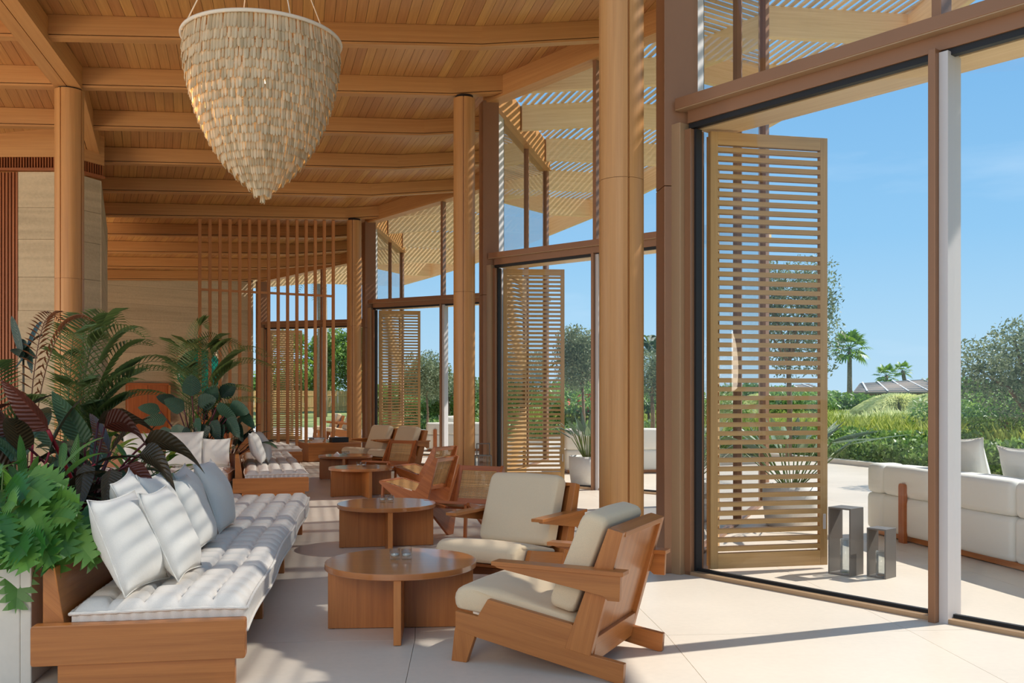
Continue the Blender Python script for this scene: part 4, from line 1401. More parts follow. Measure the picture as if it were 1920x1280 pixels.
# ------------------------------------------------------------------ chandelier of pale hanging paddles
CH = V(-2.42, 9.05, 0)
CH_Z = 4.82; CH_R = 0.735; CH_H = 1.50
ch = empty('paddle_chandelier', (CH.x, CH.y, CH_Z), 0, 'big teardrop chandelier of overlapping pale paddles hanging from the ceiling', 'chandelier')
M['paddle'] = leafmat('pale_wood_paddle', srgb(228, 214, 184), srgb(186, 168, 134), 0.55, 0.24, spec=0.3)
def ch_r(t):          # radius at depth fraction t below the rim
    return CH_R * float(np.interp(t, [0, 0.1, 0.22, 0.39, 0.535, 0.65, 0.75, 0.85, 0.92, 0.97, 1.0], [0.985, 0.985, 0.955, 0.875, 0.775, 0.665, 0.545, 0.385, 0.235, 0.11, 0.03]))
m = MB(); m.tube([V((CH_R + 0.012) * math.cos(a), (CH_R + 0.012) * math.sin(a), 0) for a in [2 * PI * k / 64 for k in range(65)]], 0.018, 8, caps=False); m.build('rim_hoop', M['rope'], ch)
m = MB()
for t in (0.25, 0.5, 0.75):
    rr = ch_r(t) - 0.03
    m.tube([V(rr * math.cos(a), rr * math.sin(a), -t * CH_H) for a in [2 * PI * k / 40 for k in range(41)]], 0.006, 5, caps=False)
for k in range(8):
    a = 2 * PI * k / 8
    m.tube([V((ch_r(t) - 0.03) * math.cos(a), (ch_r(t) - 0.03) * math.sin(a), -t * CH_H) for t in [0.02 + 0.95 * q / 12 for q in range(13)]], 0.006, 5)
o = m.build('wire_frame', M['rope'], ch); o['kind'] = 'stuff'
def paddle_mesh(seed):
    """slim curved paddle: bulging front, flat back, rounded foot"""
    rnd = random.Random(seed)
    w = 0.0168 * (0.92 + rnd.random() * 0.2); l = 0.150 * (0.92 + rnd.random() * 0.16)
    rows = [(0.0, 0.8), (0.35, 1.0), (0.80, 1.0), (0.94, 0.72), (1.0, 0.3)]
    vs = []; fs = []
    for s_, k in rows:
        z = -l * s_
        vs += [(-w * k, 0.002, z), (-w * k * 0.5, -0.0045, z), (w * k * 0.5, -0.0045, z), (w * k, 0.002, z)]
    for i in range(len(rows) - 1):
        q = i * 4; r = q + 4
        fs += [(q, r, r + 1, q + 1), (q + 1, r + 1, r + 2, q + 2), (q + 2, r + 2, r + 3, q + 3), (q + 3, r + 3, r, q)]
    fs += [(0, 1, 2, 3), (19, 18, 17, 16)]
    mb = MB(); mb.mesh([V(*p) for p in vs], fs, V(0, 0, 1), rnd.random())
    return mb
pm = []
for s in range(8):
    me = paddle_mesh(s).data('paddle'); me.materials.append(M['paddle']); bmesh_fix(me); pm.append(me)
mass = MB()
solo = 0
rr_ = random.Random(5)
camdir = math.atan2(-CH.y, -CH.x)
TR = [0.0]
while TR[-1] < 0.985: TR.append(TR[-1] + 0.064 * (1 - 0.42 * TR[-1]))
for row, t in enumerate(TR):
    R = ch_r(t) if t < 1 else 0.01
    z = -t * (CH_H - 0.03)
    psc = 1 - 0.35 * t
    R2 = ch_r(min(0.999, t + 0.08))
    lean = math.atan2(max(0.0, R - R2) * 0.8, 0.128)
    cnt = max(6, int(2 * PI * R / (0.0345 * psc)))
    for k in range(cnt):
        a = 2 * PI * (k + 0.5 * (row % 2)) / cnt + rr_.uniform(-0.01, 0.01)
        face = math.cos(a - camdir)
        tl = -lean * 0.75 + rr_.uniform(-0.02, 0.04) + 0.13
        mat_ = Matrix.Translation((R * math.cos(a), R * math.sin(a), z + rr_.uniform(-0.008, 0.008))) @ Matrix.Rotation(a + PI / 2, 4, 'Z') @ Matrix.Rotation(-tl, 4, 'X') @ Matrix.Rotation(rr_.uniform(-0.03, 0.03), 4, 'Y') @ Matrix.Rotation(rr_.uniform(-0.12, 0.12), 4, 'Z') @ Matrix.Scale(psc, 4)
        if face > 0.35 and solo < 290:
            o = link('paddle', pm[rr_.randrange(8)], ch); o.matrix_local = mat_; solo += 1
        else:
            src = pm[rr_.randrange(8)]
            vs = [mat_ @ v.co for v in src.vertices]
            mass.mesh(vs, [tuple(p.vertices) for p in src.polygons], V(0, 0, 1))
o = mass.build('paddles', M['paddle'], ch); o['kind'] = 'stuff'
rope_top = []
for k in range(4):
    a = 0.6 + k * PI / 2
    tx = 0.10 * math.cos(a + 0.3); ty = 0.10 * math.sin(a + 0.3)
    rr, aa = rphi(V(CH.x, CH.y, 0))
    zt = zbeam(rr, aa) + PLZ - CH_Z
    m = MB(); m.tube([V(CH_R * math.cos(a), CH_R * math.sin(a), 0.0), V(tx, ty, zt - 0.02)], 0.006, 6); m.build('suspension_rope', M['rope'], ch)
m = MB(); m.lathe([(0.13, zt - 0.045), (0.14, zt - 0.03), (0.14, zt + 0.0)], 24); m.build('ceiling_rose', M['rope'], ch)
m = MB(); m.lathe([(0.0, -0.44), (0.02, -0.43), (0.03, -0.40), (0.02, -0.36), (0.0, -0.35)], 16, cap=False)
bm_, bnt, bb = new_mat('bulb_glow'); bb.inputs['Emission Color'].default_value = (1.0, 0.62, 0.28, 1); bb.inputs['Emission Strength'].default_value = 5
m.build('bulb', bm_, ch)
ld = bpy.data.lights.new('chandelier_lamp', 'POINT'); ld.energy = 13; ld.color = (1.0, 0.6, 0.28); ld.shadow_soft_size = 0.06
lo = bpy.data.objects.new('chandelier_lamp', ld); lo.location = (-0.44, -0.12, -0.60); COL.objects.link(lo); lo.parent = ch

# ------------------------------------------------------------------ lanterns
def make_box_lantern(loc, rz, w, h, label):
    t = empty('box_lantern', loc, rz, label, 'lantern', 'grey box lanterns on the terrace')
    th = 0.012
    for (c, s, nm) in (((0, -w / 2 + th / 2, h / 2), (w, th, h), 'side_plate'), ((0, w / 2 - th / 2, h / 2), (w, th, h), 'side_plate'),
                       ((0, 0, h - th / 2), (w, w - 2 * th, th), 'top_plate'), ((0, 0, th / 2), (w, w - 2 * th, th), 'bottom_plate')):
        m = MB(); m.box(c, s); m.build(nm, M['charcoal'], t, 0.001)
    m = MB(); m.lathe([(0.0, th + 0.001), (0.042, th + 0.001), (0.042, h * 0.52), (0.039, h * 0.52), (0.039, th + 0.008), (0.0, th + 0.008)], 24, cap=False); m.build('glass_cylinder', M['glass_cup'], t)
    return t
make_box_lantern((2.60, 7.27, 0.0), math.radians(40), 0.19, 0.52, 'taller grey box lantern on the terrace, partly behind the near shutter')
make_box_lantern((2.83, 7.15, 0.0), math.radians(40), 0.155, 0.375, 'shorter grey box lantern on the terrace, right of the taller one')
t = empty('glass_lantern', (-0.44, 14.25, 0), 0.3, 'square metal and glass lantern on the floor at the foot of a column', 'lantern')
for x in (-0.10, 0.10):
    for y in (-0.10, 0.10):
        m = MB(); m.box((x, y, 0.24), (0.018, 0.018, 0.48)); m.build('frame_post', M['charcoal'], t)
for z in (0.008, 0.48):
    for (c, s) in (((0, -0.10, z), (0.182, 0.018, 0.016)), ((0, 0.10, z), (0.182, 0.018, 0.016)), ((-0.10, 0, z), (0.018, 0.182, 0.016)), ((0.10, 0, z), (0.018, 0.182, 0.016))):
        m = MB(); m.box(c, s); m.build('frame_rail', M['charcoal'], t)
m = MB(); m.box((0, 0, 0.012), (0.18, 0.18, 0.01)); m.build('base_plate', M['charcoal'], t)
for (p, q) in (((-0.10, 0), (-0.10, 0)), ((0.10, 0), (0.10, 0))):
    m = MB(); m.tube([V(p[0], 0, 0.48), V(p[0], 0, 0.66)], 0.008, 6); m.build('handle_post', M['charcoal'], t)
m = MB(); m.tube([V(-0.108, 0, 0.66), V(0.108, 0, 0.66)], 0.009, 6); m.build('handle', M['charcoal'], t)
m = MB(); m.lathe([(0.0, 0.02), (0.03, 0.02), (0.03, 0.2), (0.0, 0.2)], 16, cap=False); m.build('candle', M['wax'], t)
for (x, y, s) in ((0, -0.09, (0.18, 0.004, 0.44)), (0, 0.09, (0.18, 0.004, 0.44)), (-0.09, 0, (0.004, 0.17, 0.44)), (0.09, 0, (0.004, 0.17, 0.44))):
    m = MB(); m.box((x, y, 0.245), s); m.build('glass_pane', M['glass'], t)

# ------------------------------------------------------------------ folding louvred shutters outside each sliding door
def make_shutter(label, W=1.0, H=3.42):
    t = empty('louvred_shutter', (0, 0, 0), 0, label, 'shutter', 'louvred teak shutters outside the doors')
    st = 0.062; d = 0.05
    for x in (st / 2, W - st / 2):
        m = MB(); m.box((x, 0, H / 2), (st, d, H), grain=V(0, 0, 1)); m.build('stile', M['shutter'], t, 0.002)
    for z, hh in ((0.06, 0.12), (H - 0.05, 0.10)):
        m = MB(); m.box((W / 2, 0, z), (W - 2 * st, d * 0.96, hh), grain=V(1, 0, 0)); m.build('rail', M['shutter'], t, 0.002)
    n = 46
    z0, z1 = 0.12, H - 0.10
    m = MB(); m.box((0, 0, 0), (W - 2 * st, 0.046, 0.036), grain=V(1, 0, 0)); me = m.data('slat'); me.materials.append(M['shutter'])
    for i in range(n):
        o = link('slat', me, t)
        o.location = (W / 2, 0, z0 + (z1 - z0) * (i + 0.5) / n)
    m = MB(); m.box((W - st / 2, -0.03, 0.35), (0.02, 0.012, 0.12)); m.build('bolt_handle', M['alu'], t)
    return t
SH = None
SHL = ['front leaf of the nearest louvred teak shutter, filling the near door opening on its left', 'rear leaf folded behind the nearest louvred teak shutter',
       'front leaf of the louvred shutter in the second opening, left of the potted plant', 'rear leaf folded behind the shutter in the second opening',
       'front leaf of the louvred shutter in the third opening, behind the far armchairs', 'rear leaf folded behind the shutter in the third opening',
       'front leaf of the louvred shutter seen through the bar screen', 'rear leaf folded behind the shutter seen through the bar screen']
li = 0
for k in range(1, 5):
    P, d = POST[k], DDIR[k]
    s = d.cross(V(0, 0, 1)).normalized()
    out = s if (V(CX, CY, 0) - P).dot(s) < 0 else -s
    hinge = P + d * 0.26 + out * 0.16 + V(-0.05 if k == 1 else -0.07, 0, 0)
    ang_f = math.radians(11.5) if k == 1 else math.radians(4 + 4 * (k - 2))
    fold = math.radians([0, 63, 66, 60, 50][k])
    for leaf in range(2):
        ang = ang_f + (fold if leaf else 0.0)
        loc = hinge + (V(0, 0.08, 0.03) if leaf else V(0, 0, 0.03)) + (V(0.0, 0.0, 0) if not leaf else V(0.03, 0.05, 0))
        if SH is None:
            SH = make_shutter(SHL[0]); SH.location = loc; SH.rotation_euler = (0, 0, ang)
        else:
            place_copy(SH, loc, ang, SHL[li])
        li += 1
# ------------------------------------------------------------------ planters and plants
LM = {
    'philo': leafmat('philodendron_leaf', srgb(104, 136, 104), srgb(52, 84, 62), 0.30, 0.16, 0.22, spec=0.6, back=srgb(74, 62, 44)),
    'burgundy': leafmat('burgundy_leaf', srgb(112, 60, 46), srgb(58, 38, 32), 0.32, 0.12, 0.2, spec=0.55, back=srgb(92, 46, 34)),
    'dark': leafmat('rubber_leaf', srgb(66, 98, 76), srgb(32, 54, 44), 0.38, 0.1, 0.10, spec=0.6),
    'lime': leafmat('bright_leaf', srgb(150, 176, 78), srgb(84, 128, 52), 0.42, 0.3, 0.1),
    'lobed': leafmat('lobed_leaf', srgb(118, 160, 72), srgb(52, 104, 46), 0.38, 0.28, 0.0),
    'lance': leafmat('lance_leaf', srgb(122, 160, 78), srgb(70, 112, 62), 0.36, 0.28, 0.12),
    'palm': leafmat('palm_leaf', srgb(132, 148, 82), srgb(66, 92, 52), 0.45, 0.25, 0.0),
    'palm_red': leafmat('dry_palm_leaf', srgb(170, 110, 70), srgb(110, 70, 46), 0.5, 0.2, 0.0),
    'olive': leafmat('olive_leaf', srgb(162, 174, 140), srgb(78, 96, 66), 0.5, 0.2, 0.0, spec=0.4),
    'tree': leafmat('tree_leaf', srgb(140, 170, 84), srgb(52, 84, 48), 0.5, 0.3, 0.0, spec=0.4),
    'hedge': leafmat('hedge_leaf', srgb(158, 184, 108), srgb(72, 108, 60), 0.45, 0.3, 0.0),
    'grass': leafmat('grass_blade', srgb(212, 214, 140), srgb(156, 172, 86), 0.6, 0.35, 0.0, spec=0.3),
    'fountain': leafmat('fountain_grass_blade', srgb(240, 238, 202), srgb(204, 210, 158), 0.6, 0.35, 0.0, spec=0.3),
    'strel': leafmat('strelitzia_leaf', srgb(124, 148, 112), srgb(58, 84, 66), 0.36, 0.15, 0.12),
    'flower': plain('red_flower', srgb(206, 62, 44), 0.6, tintvar=0.3),
    'fan': leafmat('fan_palm_leaf', srgb(150, 180, 66), srgb(70, 110, 48), 0.45, 0.25, 0.0),
}
M['red_stem'] = plain('red_stem', srgb(176, 36, 48), 0.4)
M['dark_stem'] = plain('dark_red_stem', srgb(92, 34, 44), 0.45)
M['green_stem'] = plain('green_stem', srgb(104, 122, 62), 0.5)

def at(u, v, Y):
    """point seen at a place of the photo at depth Y"""
    return V((u - 960.0) / F_PX * Y, Y, EYE - (v - 743.0) / F_PX * Y)

def leaf_mesh(mb, base, tip, width, arch=0.08, roll=0.0, fold=0.25, side=None, shape=(0.55, 0.75), n=9, wave=0.0, tint=None, droop=0.0):
    """blade from base to tip; arch lifts the middle; width lies across the chord"""
    base = Vector(base); tip = Vector(tip)
    ch_ = tip - base; L_ = ch_.length; d = ch_.normalized()
    up = V(0, 0, 1)
    w = d.cross(up)
    if w.length < 0.15: w = d.cross(V(0, 1, 0))
    w.normalize()
    if side is not None: w = (Vector(side) - d * Vector(side).dot(d)).normalized()
    nrm = w.cross(d).normalized()
    if nrm.z < 0 and side is None: nrm = -nrm
    R = Matrix.Rotation(roll, 3, d)
    w = R @ w; nrm2 = R @ nrm
    cs = (-1, -0.55, 0, 0.55, 1)
    pts = []; uvs = []
    tt = random.random() if tint is None else tint
    ph = random.random() * 6
    for i in range(n + 1):
        s = i / n
        c = base + ch_ * s + up * (arch * L_ * 4 * s * (1 - s) - droop * L_ * s * s)
        wd = width * 0.5 * (math.sin(PI * min(1, s ** shape[0])) ** shape[1]) if s < 1 else 0.0
        if i == 0: wd = width * 0.06
        if i == n: wd = width * 0.02
        for k in cs:
            off = nrm2 * (abs(k) * wd * fold + wave * wd * math.sin(s * 16 + ph + k * 2) * abs(k))
            pts.append(c + w * (k * wd) + off); uvs.append((s, k * 0.5))
    b = len(mb.v); mb.v.extend([tuple(p) for p in pts])
    m_ = len(cs)
    for i in range(n):
        for k in range(m_ - 1):
            q = (i * m_ + k, i * m_ + k + 1, (i + 1) * m_ + k + 1, (i + 1) * m_ + k)
            mb.f.append(tuple(b + x for x in q)); mb.t.append(tt); mb.sm.append(True); mb.mi.append(0)
            for x in q: mb.uv.append(uvs[x])

def petiole(p, q, r, bend=0.15):
    p = Vector(p); q = Vector(q)
    c = p.lerp(q, 0.5) + V(0, 0, 1) * bend * (q - p).length
    return [(p * (1 - t) ** 2 + c * 2 * t * (1 - t) + q * t * t) for t in [k / 7 for k in range(8)]]

def rel(o, p): return Vector(p) - o.location

# long stone planter behind the nearest daybed
def planter(name, org, h, x0, x1, y0, y1, H, label):
    t = empty(name, (org[0], org[1], 0), PI / 2 + h, label, 'planter')
    th = 0.05
    for (c, s) in ((((x0 + x1) / 2, y0 + th / 2, H / 2), (x1 - x0, th, H)), (((x0 + x1) / 2, y1 - th / 2, H / 2), (x1 - x0, th, H)),
                   ((x0 + th / 2, (y0 + y1) / 2, H / 2), (th, y1 - y0 - 2 * th, H)), ((x1 - th / 2, (y0 + y1) / 2, H / 2), (th, y1 - y0 - 2 * th, H))):
        m = MB(); m.box(c, s); m.build('side', M['planter'], t, 0.006)
    m = MB(); m.box(((x0 + x1) / 2, (y0 + y1) / 2, (H - 0.05) / 2 + 0.01), (x1 - x0 - 2 * th, y1 - y0 - 2 * th, H - 0.07)); m.build('soil', M['soil'], t)
    return t
planter('stone_planter', O1, H1, 0.16, 5.1, 1.0, 2.3, 0.60, 'long pale stone planter behind the nearest daybed, full of leafy plants')
planter('stone_planter', O2, H2, 0.9, 4.4, 0.98, 1.7, 0.45, 'pale stone planter behind the second daybed, mostly hidden')
planter('stone_planter', O3, H3, 0.9, 2.42, 0.98, 1.85, 0.45, 'pale stone planter behind the crosswise daybed, hidden by pillows')

# big-leaved plants, leaf by leaf
def big_plant(name, base, label, cat, leaves, group=None, stem_mat='dark_stem'):
    t = empty(name, base, 0, label, cat, group)
    for lf in leaves:
        mat = lf['mat']
        m = MB()
        kw = {k: v for k, v in lf.items() if k in ('arch', 'roll', 'fold', 'side', 'shape', 'wave', 'tint', 'droop', 'n')}
        leaf_mesh(m, rel(t, lf['b']), rel(t, lf['t']), lf['w'], **kw)
        m.build('leaf', LM[mat], t)
        if lf.get('stem', True):
            m = MB(); m.tube(petiole(lf.get('from', V(0, 0, 0)), rel(t, lf['b']), 0.01, lf.get('sb', 0.1)), lf.get('sr', 0.008), 6); m.build('leaf_stalk', M[lf.get('sm', stem_mat)], t)
    return t
YB = 6.4
base = at(165, 962, YB)
SD = V(0.75, -0.2, 0.65)
L = [
    dict(b=at(90, 806, 6.0), t=at(2, 712, 5.9), w=0.21, mat='burgundy', arch=0.05, side=V(0.5, -0.5, 0.7), sm='red_stem', sr=0.013, fold=0.35, tint=0.9, sb=0.02),
    dict(b=at(158, 830, 6.3), t=at(98, 733, 6.1), w=0.23, mat='philo', arch=0.04, side=V(0.8, -0.45, 0.35), tint=0.8, fold=0.1),
    dict(b=at(196, 800, 6.4), t=at(284, 856, 6.1), w=0.20, mat='burgundy', arch=0.20, side=V(0.2, -0.75, 0.65), tint=0.1, fold=0.2),
    dict(b=at(184, 792, 6.7), t=at(292, 812, 6.7), w=0.18, mat='philo', arch=0.16, side=V(0.0, -0.8, 0.6), tint=0.95, wave=0.08),
    dict(b=at(270, 832, 6.2), t=at(384, 888, 5.9), w=0.17, mat='philo', arch=0.14, side=V(0.3, -0.7, 0.65), tint=0.55),
    dict(b=at(262, 852, 6.0), t=at(332, 936, 5.7), w=0.17, mat='philo', arch=0.18, side=V(0.55, -0.6, 0.55), tint=0.85),
    dict(b=at(240, 872, 5.7), t=at(304, 958, 5.5), w=0.12, mat='burgundy', arch=0.1, side=V(0.6, -0.4, 0.6), tint=0.6),
    dict(b=at(208, 880, 5.6), t=at(196, 956, 5.5), w=0.15, mat='philo', arch=0.06, side=V(1, -0.3, 0.1), tint=0.7, shape=(0.45, 0.6)),
    dict(b=at(158, 870, 5.7), t=at(148, 956, 5.6), w=0.15, mat='philo', arch=0.05, side=V(1, -0.4, 0.0), tint=0.3, shape=(0.45, 0.6)),
    dict(b=at(140, 872, 6.0), t=at(147, 812, 6.0), w=0.075, mat='lance', arch=0.0, side=V(1, -0.3, 0.1), tint=0.5),
    dict(b=at(118, 828, 6.0), t=at(113, 892, 5.9), w=0.065, mat='lance', arch=0.0, side=V(1, -0.3, 0.0), tint=0.7),
    dict(b=at(24, 815, 6.0), t=at(-40, 735, 6.0), w=0.22, mat='burgundy', arch=0.05, side=V(0.5, -0.6, 0.6), tint=0.3),
    dict(b=at(100, 834, 6.5), t=at(34, 776, 6.4), w=0.18, mat='philo', arch=0.14, side=V(0.3, -0.7, 0.6), tint=0.9),
    dict(b=at(30, 868, 6.1), t=at(-25, 812, 6.0), w=0.2, mat='philo', arch=0.12, side=V(0.5, -0.6, 0.6), tint=0.75),
    dict(b=at(150, 905, 6.1), t=at(85, 955, 5.8), w=0.16, mat='dark', arch=0.14, tint=0.3),
    dict(b=at(230, 905, 6.2), t=at(285, 870, 6.6), w=0.14, mat='burgundy', arch=0.12, tint=0.2),
    dict(b=at(185, 895, 6.2), t=at(245, 930, 5.8), w=0.14, mat='dark', arch=0.16, tint=0.6),
    dict(b=at(205, 850, 6.6), t=at(168, 775, 7.0), w=0.12, mat='burgundy', arch=0.04, side=V(0.8, -0.4, 0.3), tint=0.15),
    dict(b=at(125, 890, 6.3), t=at(60, 860, 6.4), w=0.15, mat='philo', arch=0.14, tint=0.4),
    dict(b=at(255, 885, 6.5), t=at(330, 905, 6.6), w=0.14, mat='dark', arch=0.16, tint=0.7),
]
big_plant('philodendron', base, 'large philodendron with long ribbed green and burgundy leaves on red stalks, over the nearest daybed', 'plant', L)

# random rosette plants
def rosette(name, base, label, n, Lmin, Lmax, wr, mat, tilt, stalk, seed, group=None, stem='green_stem', arch=0.12, shape=(0.55, 0.75), sr=0.005, zbias=0.0):
    rnd = random.Random(seed)
    t = empty(name, base, 0, label, 'plant', group)
    for i in range(n):
        a = i * 2.399 + rnd.uniform(-0.3, 0.3)
        el = rnd.uniform(*tilt)
        d = V(math.cos(a) * math.cos(el), math.sin(a) * math.cos(el), math.sin(el))
        s = rnd.uniform(*stalk)
        b = d * s + V(0, 0, zbias * i / n)
        ln = rnd.uniform(Lmin, Lmax)
        e2 = el - rnd.uniform(0.2, 0.8)
        dd = V(math.cos(a) * math.cos(e2), math.sin(a) * math.cos(e2), math.sin(e2))
        m = MB(); leaf_mesh(m, b, b + dd * ln, ln * wr * rnd.uniform(0.85, 1.15), arch, rnd.uniform(-0.4, 0.4), 0.22, shape=shape, n=7, tint=rnd.random()); m.build('leaf', LM[mat], t)
        m = MB(); m.tube(petiole(V(0, 0, zbias * i / n * 0.7), b, sr, 0.08), sr, 5); m.build('leaf_stalk', M[stem], t)
    return t

def lobed_leaf(mb, base, d, up, ln, tint):
    """deeply lobed blade: midrib with paired lobes"""
    d = d.normalized(); w = d.cross(up).normalized(); nrm = w.cross(d).normalized()
    b0 = len(mb.v); P = []
    nl = 6
    def put(p): mb.v.append(tuple(p)); return len(mb.v) - 1
    for i in range(nl):
        s = 0.08 + 0.78 * i / (nl - 1)
        sag = lambda q: base + d * (ln * q) - V(0, 0, 1) * (0.22 * ln * q * q)
        lw = ln * 0.44 * math.sin(PI * (0.22 + 0.70 * s)) + ln * 0.05
        hw = ln * 0.072
        for sg in (1, -1):
            a = sag(max(0.0, s - 0.10)); c = sag(min(1.0, s + 0.10))
            e = sag(min(1.0, s + 0.16)) + w * sg * lw + nrm * ln * 0.05
            e1 = sag(min(1.0, s + 0.02)) + w * sg * lw * 0.6 + nrm * ln * 0.05
            e2 = sag(min(1.0, s + 0.165)) + w * sg * lw * 0.55 + nrm * ln * 0.05
            ids = [put(x) for x in (a, e1, e, e2, c)]
            f = tuple(ids if sg == 1 else ids[::-1])
            mb.f.append(f); mb.t.append(tint); mb.sm.append(False); mb.mi.append(0)
            for _ in f: mb.uv.append((s, 0.2))
    a = sag(0.82) + w * ln * 0.07; c = sag(0.82) - w * ln * 0.07
    ids = [put(x) for x in (a, sag(1.06), c)]
    mb.f.append(tuple(ids)); mb.t.append(tint); mb.sm.append(False); mb.mi.append(0)
    for _ in ids: mb.uv.append((0.9, 0.0))

def lobed_plant(base, label, n, seed, rad=0.42, hgt=0.42, ln=(0.15, 0.22), group=None):
    rnd = random.Random(seed)
    t = empty('lobed_philodendron', base, 0, label, 'plant', group)
    for i in range(n):
        a = rnd.uniform(0, 2 * PI); q = math.sqrt(rnd.random())
        top = V(math.cos(a) * rad * q, math.sin(a) * rad * q, hgt * (1 - 0.75 * q * q) * rnd.uniform(0.7, 1.1) + 0.03)
        out = V(math.cos(a), math.sin(a), rnd.uniform(-1.3, 0.5)) + V(0.2, -0.15, -0.2)
        m = MB(); lobed_leaf(m, top, out, V(rnd.uniform(-0.4, 0.5), -0.75, rnd.uniform(0.2, 0.9)), rnd.uniform(*ln), rnd.random()); m.build('leaf', LM['lobed'], t)
        if i % 2 == 0:
            m = MB(); m.tube(petiole(V(0, 0, 0), top, 0.004, 0.1), 0.004, 4); m.build('leaf_stalk', M['green_stem'], t)
    return t
def pl_pt(x, y, z=0.56): return bed_pt(O1, H1, x, y, z)
lobed_plant(pl_pt(0.42, 1.25), 'bright green lobed-leaf plant spilling over the front end of the stone planter', 105, 3, 0.44, 0.42, (0.15, 0.22))
lobed_plant(pl_pt(0.62, 1.72), 'bright green lobed-leaf plant at the left edge, behind the spilling one', 70, 4, 0.40, 0.46, (0.15, 0.22))
t = empty('lobed_philodendron', pl_pt(0.25, 1.06, 0.59), 0, 'few lobed leaves hanging down over the corner of the stone planter', 'plant')
for (x, y, z, dx, dy, dz, ln, tn) in ((0.0, -0.04, 0.0, 0.1, -0.4, -0.9, 0.2, 0.5), (-0.16, -0.12, -0.02, -0.1, -0.5, -0.85, 0.19, 0.3), (0.09, 0.02, 0.10, 0.6, -0.5, -0.6, 0.2, 0.8), (0.06, 0.10, 0.18, 0.7, -0.4, -0.4, 0.18, 0.9), (-0.05, 0.0, 0.12, 0.2, -0.7, -0.6, 0.18, 0.6)):
    m = MB(); lobed_leaf(m, V(x, y, z), V(dx, dy, dz), V(0.2, -0.6, 0.7), ln, tn); m.build('leaf', LM['lobed'], t)
rosette('lance_leaf_plant', pl_pt(1.1, 1.35), 'lance-leaved green plant in the planter, left of the red stalks', 22, 0.22, 0.36, 0.19, 'lance', (0.5, 1.4), (0.15, 0.45), 11)
rosette('lance_leaf_plant', pl_pt(0.95, 1.85), 'lance-leaved plant at the left edge of the picture, above the lobed leaves', 20, 0.24, 0.36, 0.2, 'lance', (0.5, 1.4), (0.2, 0.5), 12)
rosette('dark_leaf_plant', pl_pt(1.75, 1.4), 'dark broad-leaved plant low in the planter behind the first pillows', 20, 0.2, 0.3, 0.5, 'dark', (0.3, 1.3), (0.1, 0.32), 13, stem='dark_stem')
rosette('dark_leaf_plant', pl_pt(2.6, 1.35), 'dark broad-leaved plant behind the middle pillows of the nearest daybed', 18, 0.2, 0.3, 0.5, 'dark', (0.3, 1.3), (0.1, 0.30), 14, stem='dark_stem')
rosette('philodendron', pl_pt(1.75, 1.55), 'broad ribbed green philodendron rising behind the nearest pillows', 20, 0.34, 0.5, 0.38, 'philo', (0.35, 1.35), (0.2, 0.6), 31, stem='red_stem', sr=0.008)
rosette('philodendron', pl_pt(3.0, 1.5), 'broad green philodendron leaning over the middle pillows', 16, 0.3, 0.46, 0.36, 'philo', (0.3, 1.3), (0.15, 0.45), 32, stem='dark_stem', sr=0.008)
rosette('lance_leaf_plant', pl_pt(3.6, 1.35), 'narrow leaved green plant behind the farthest pillows of the nearest daybed', 20, 0.2, 0.32, 0.2, 'lance', (0.4, 1.4), (0.12, 0.35), 33)
rosette('bright_leaf_plant', pl_pt(4.55, 1.35), 'light green plant with paddle leaves above the end of the nearest daybed', 16, 0.16, 0.24, 0.36, 'lime', (0.4, 1.4), (0.15, 0.42), 15)
rosette('bright_leaf_plant', pl_pt(4.1, 1.85), 'light green plant with upright leaves in front of the brown cabinet', 16, 0.2, 0.3, 0.34, 'lime', (0.7, 1.4), (0.3, 0.62), 16)
rosette('philodendron', pl_pt(2.2, 2.0), 'green and brown leaved philodendron below the timber column', 16, 0.32, 0.46, 0.4, 'philo', (0.5, 1.4), (0.3, 0.7), 17, stem='dark_stem', sr=0.007)
rosette('philodendron', pl_pt(1.4, 2.05), 'burgundy leaved philodendron at the left edge, behind the lance leaves', 12, 0.32, 0.46, 0.4, 'burgundy', (0.5, 1.4), (0.3, 0.6), 18, stem='red_stem', sr=0.008)

# feathery palms
def frond_mesh(mb, pts, ll, n, tint, rad=0.006, gap=0.9, vang=0.5):
    """pts: 3 control points of the rachis; leaflets on both sides"""
    a, b, c = [Vector(p) for p in pts]
    def P(t): return a * (1 - t) ** 2 + b * 2 * t * (1 - t) + c * t * t
    for i in range(n):
        t = 0.22 + 0.77 * i / (n - 1)
        p = P(t); d = (P(min(1, t + 0.02)) - P(t - 0.02)).normalized()
        w = d.cross(V(0, 0, 1)); w = w.normalized() if w.length > 0.05 else V(1, 0, 0)
        nr = w.cross(d).normalized()
        l = ll * (0.35 + 0.65 * math.sin(PI * min(1.0, (t - 0.1) * 0.95 + 0.12)))
        for sg in (1, -1):
            e = p + (w * sg * 0.8 + d * 0.62 + nr * vang * 0.5) * l - V(0, 0, 1) * l * 0.22
            mid = p + (w * sg * 0.8 + d * 0.5 + nr * vang * 0.8) * l * 0.5
            h = d * (0.007 if ll < 0.5 else 0.02)
            vs = [p - h * 0.4, p + h * 0.4, mid + h, e, mid - h]
            k = len(mb.v); mb.v.extend([tuple(x) for x in vs])
            f = (k, k + 1, k + 2, k + 3, k + 4)
            mb.f.append(f); mb.t.append(tint + random.uniform(-0.15, 0.15)); mb.sm.append(False); mb.mi.append(0)
            for _ in f: mb.uv.append((t, 0.1))
    mb.tube([P(k / 9) for k in range(10)], [rad * (1 - 0.7 * k / 9) for k in range(10)], 5, tint=tint, caps=False)

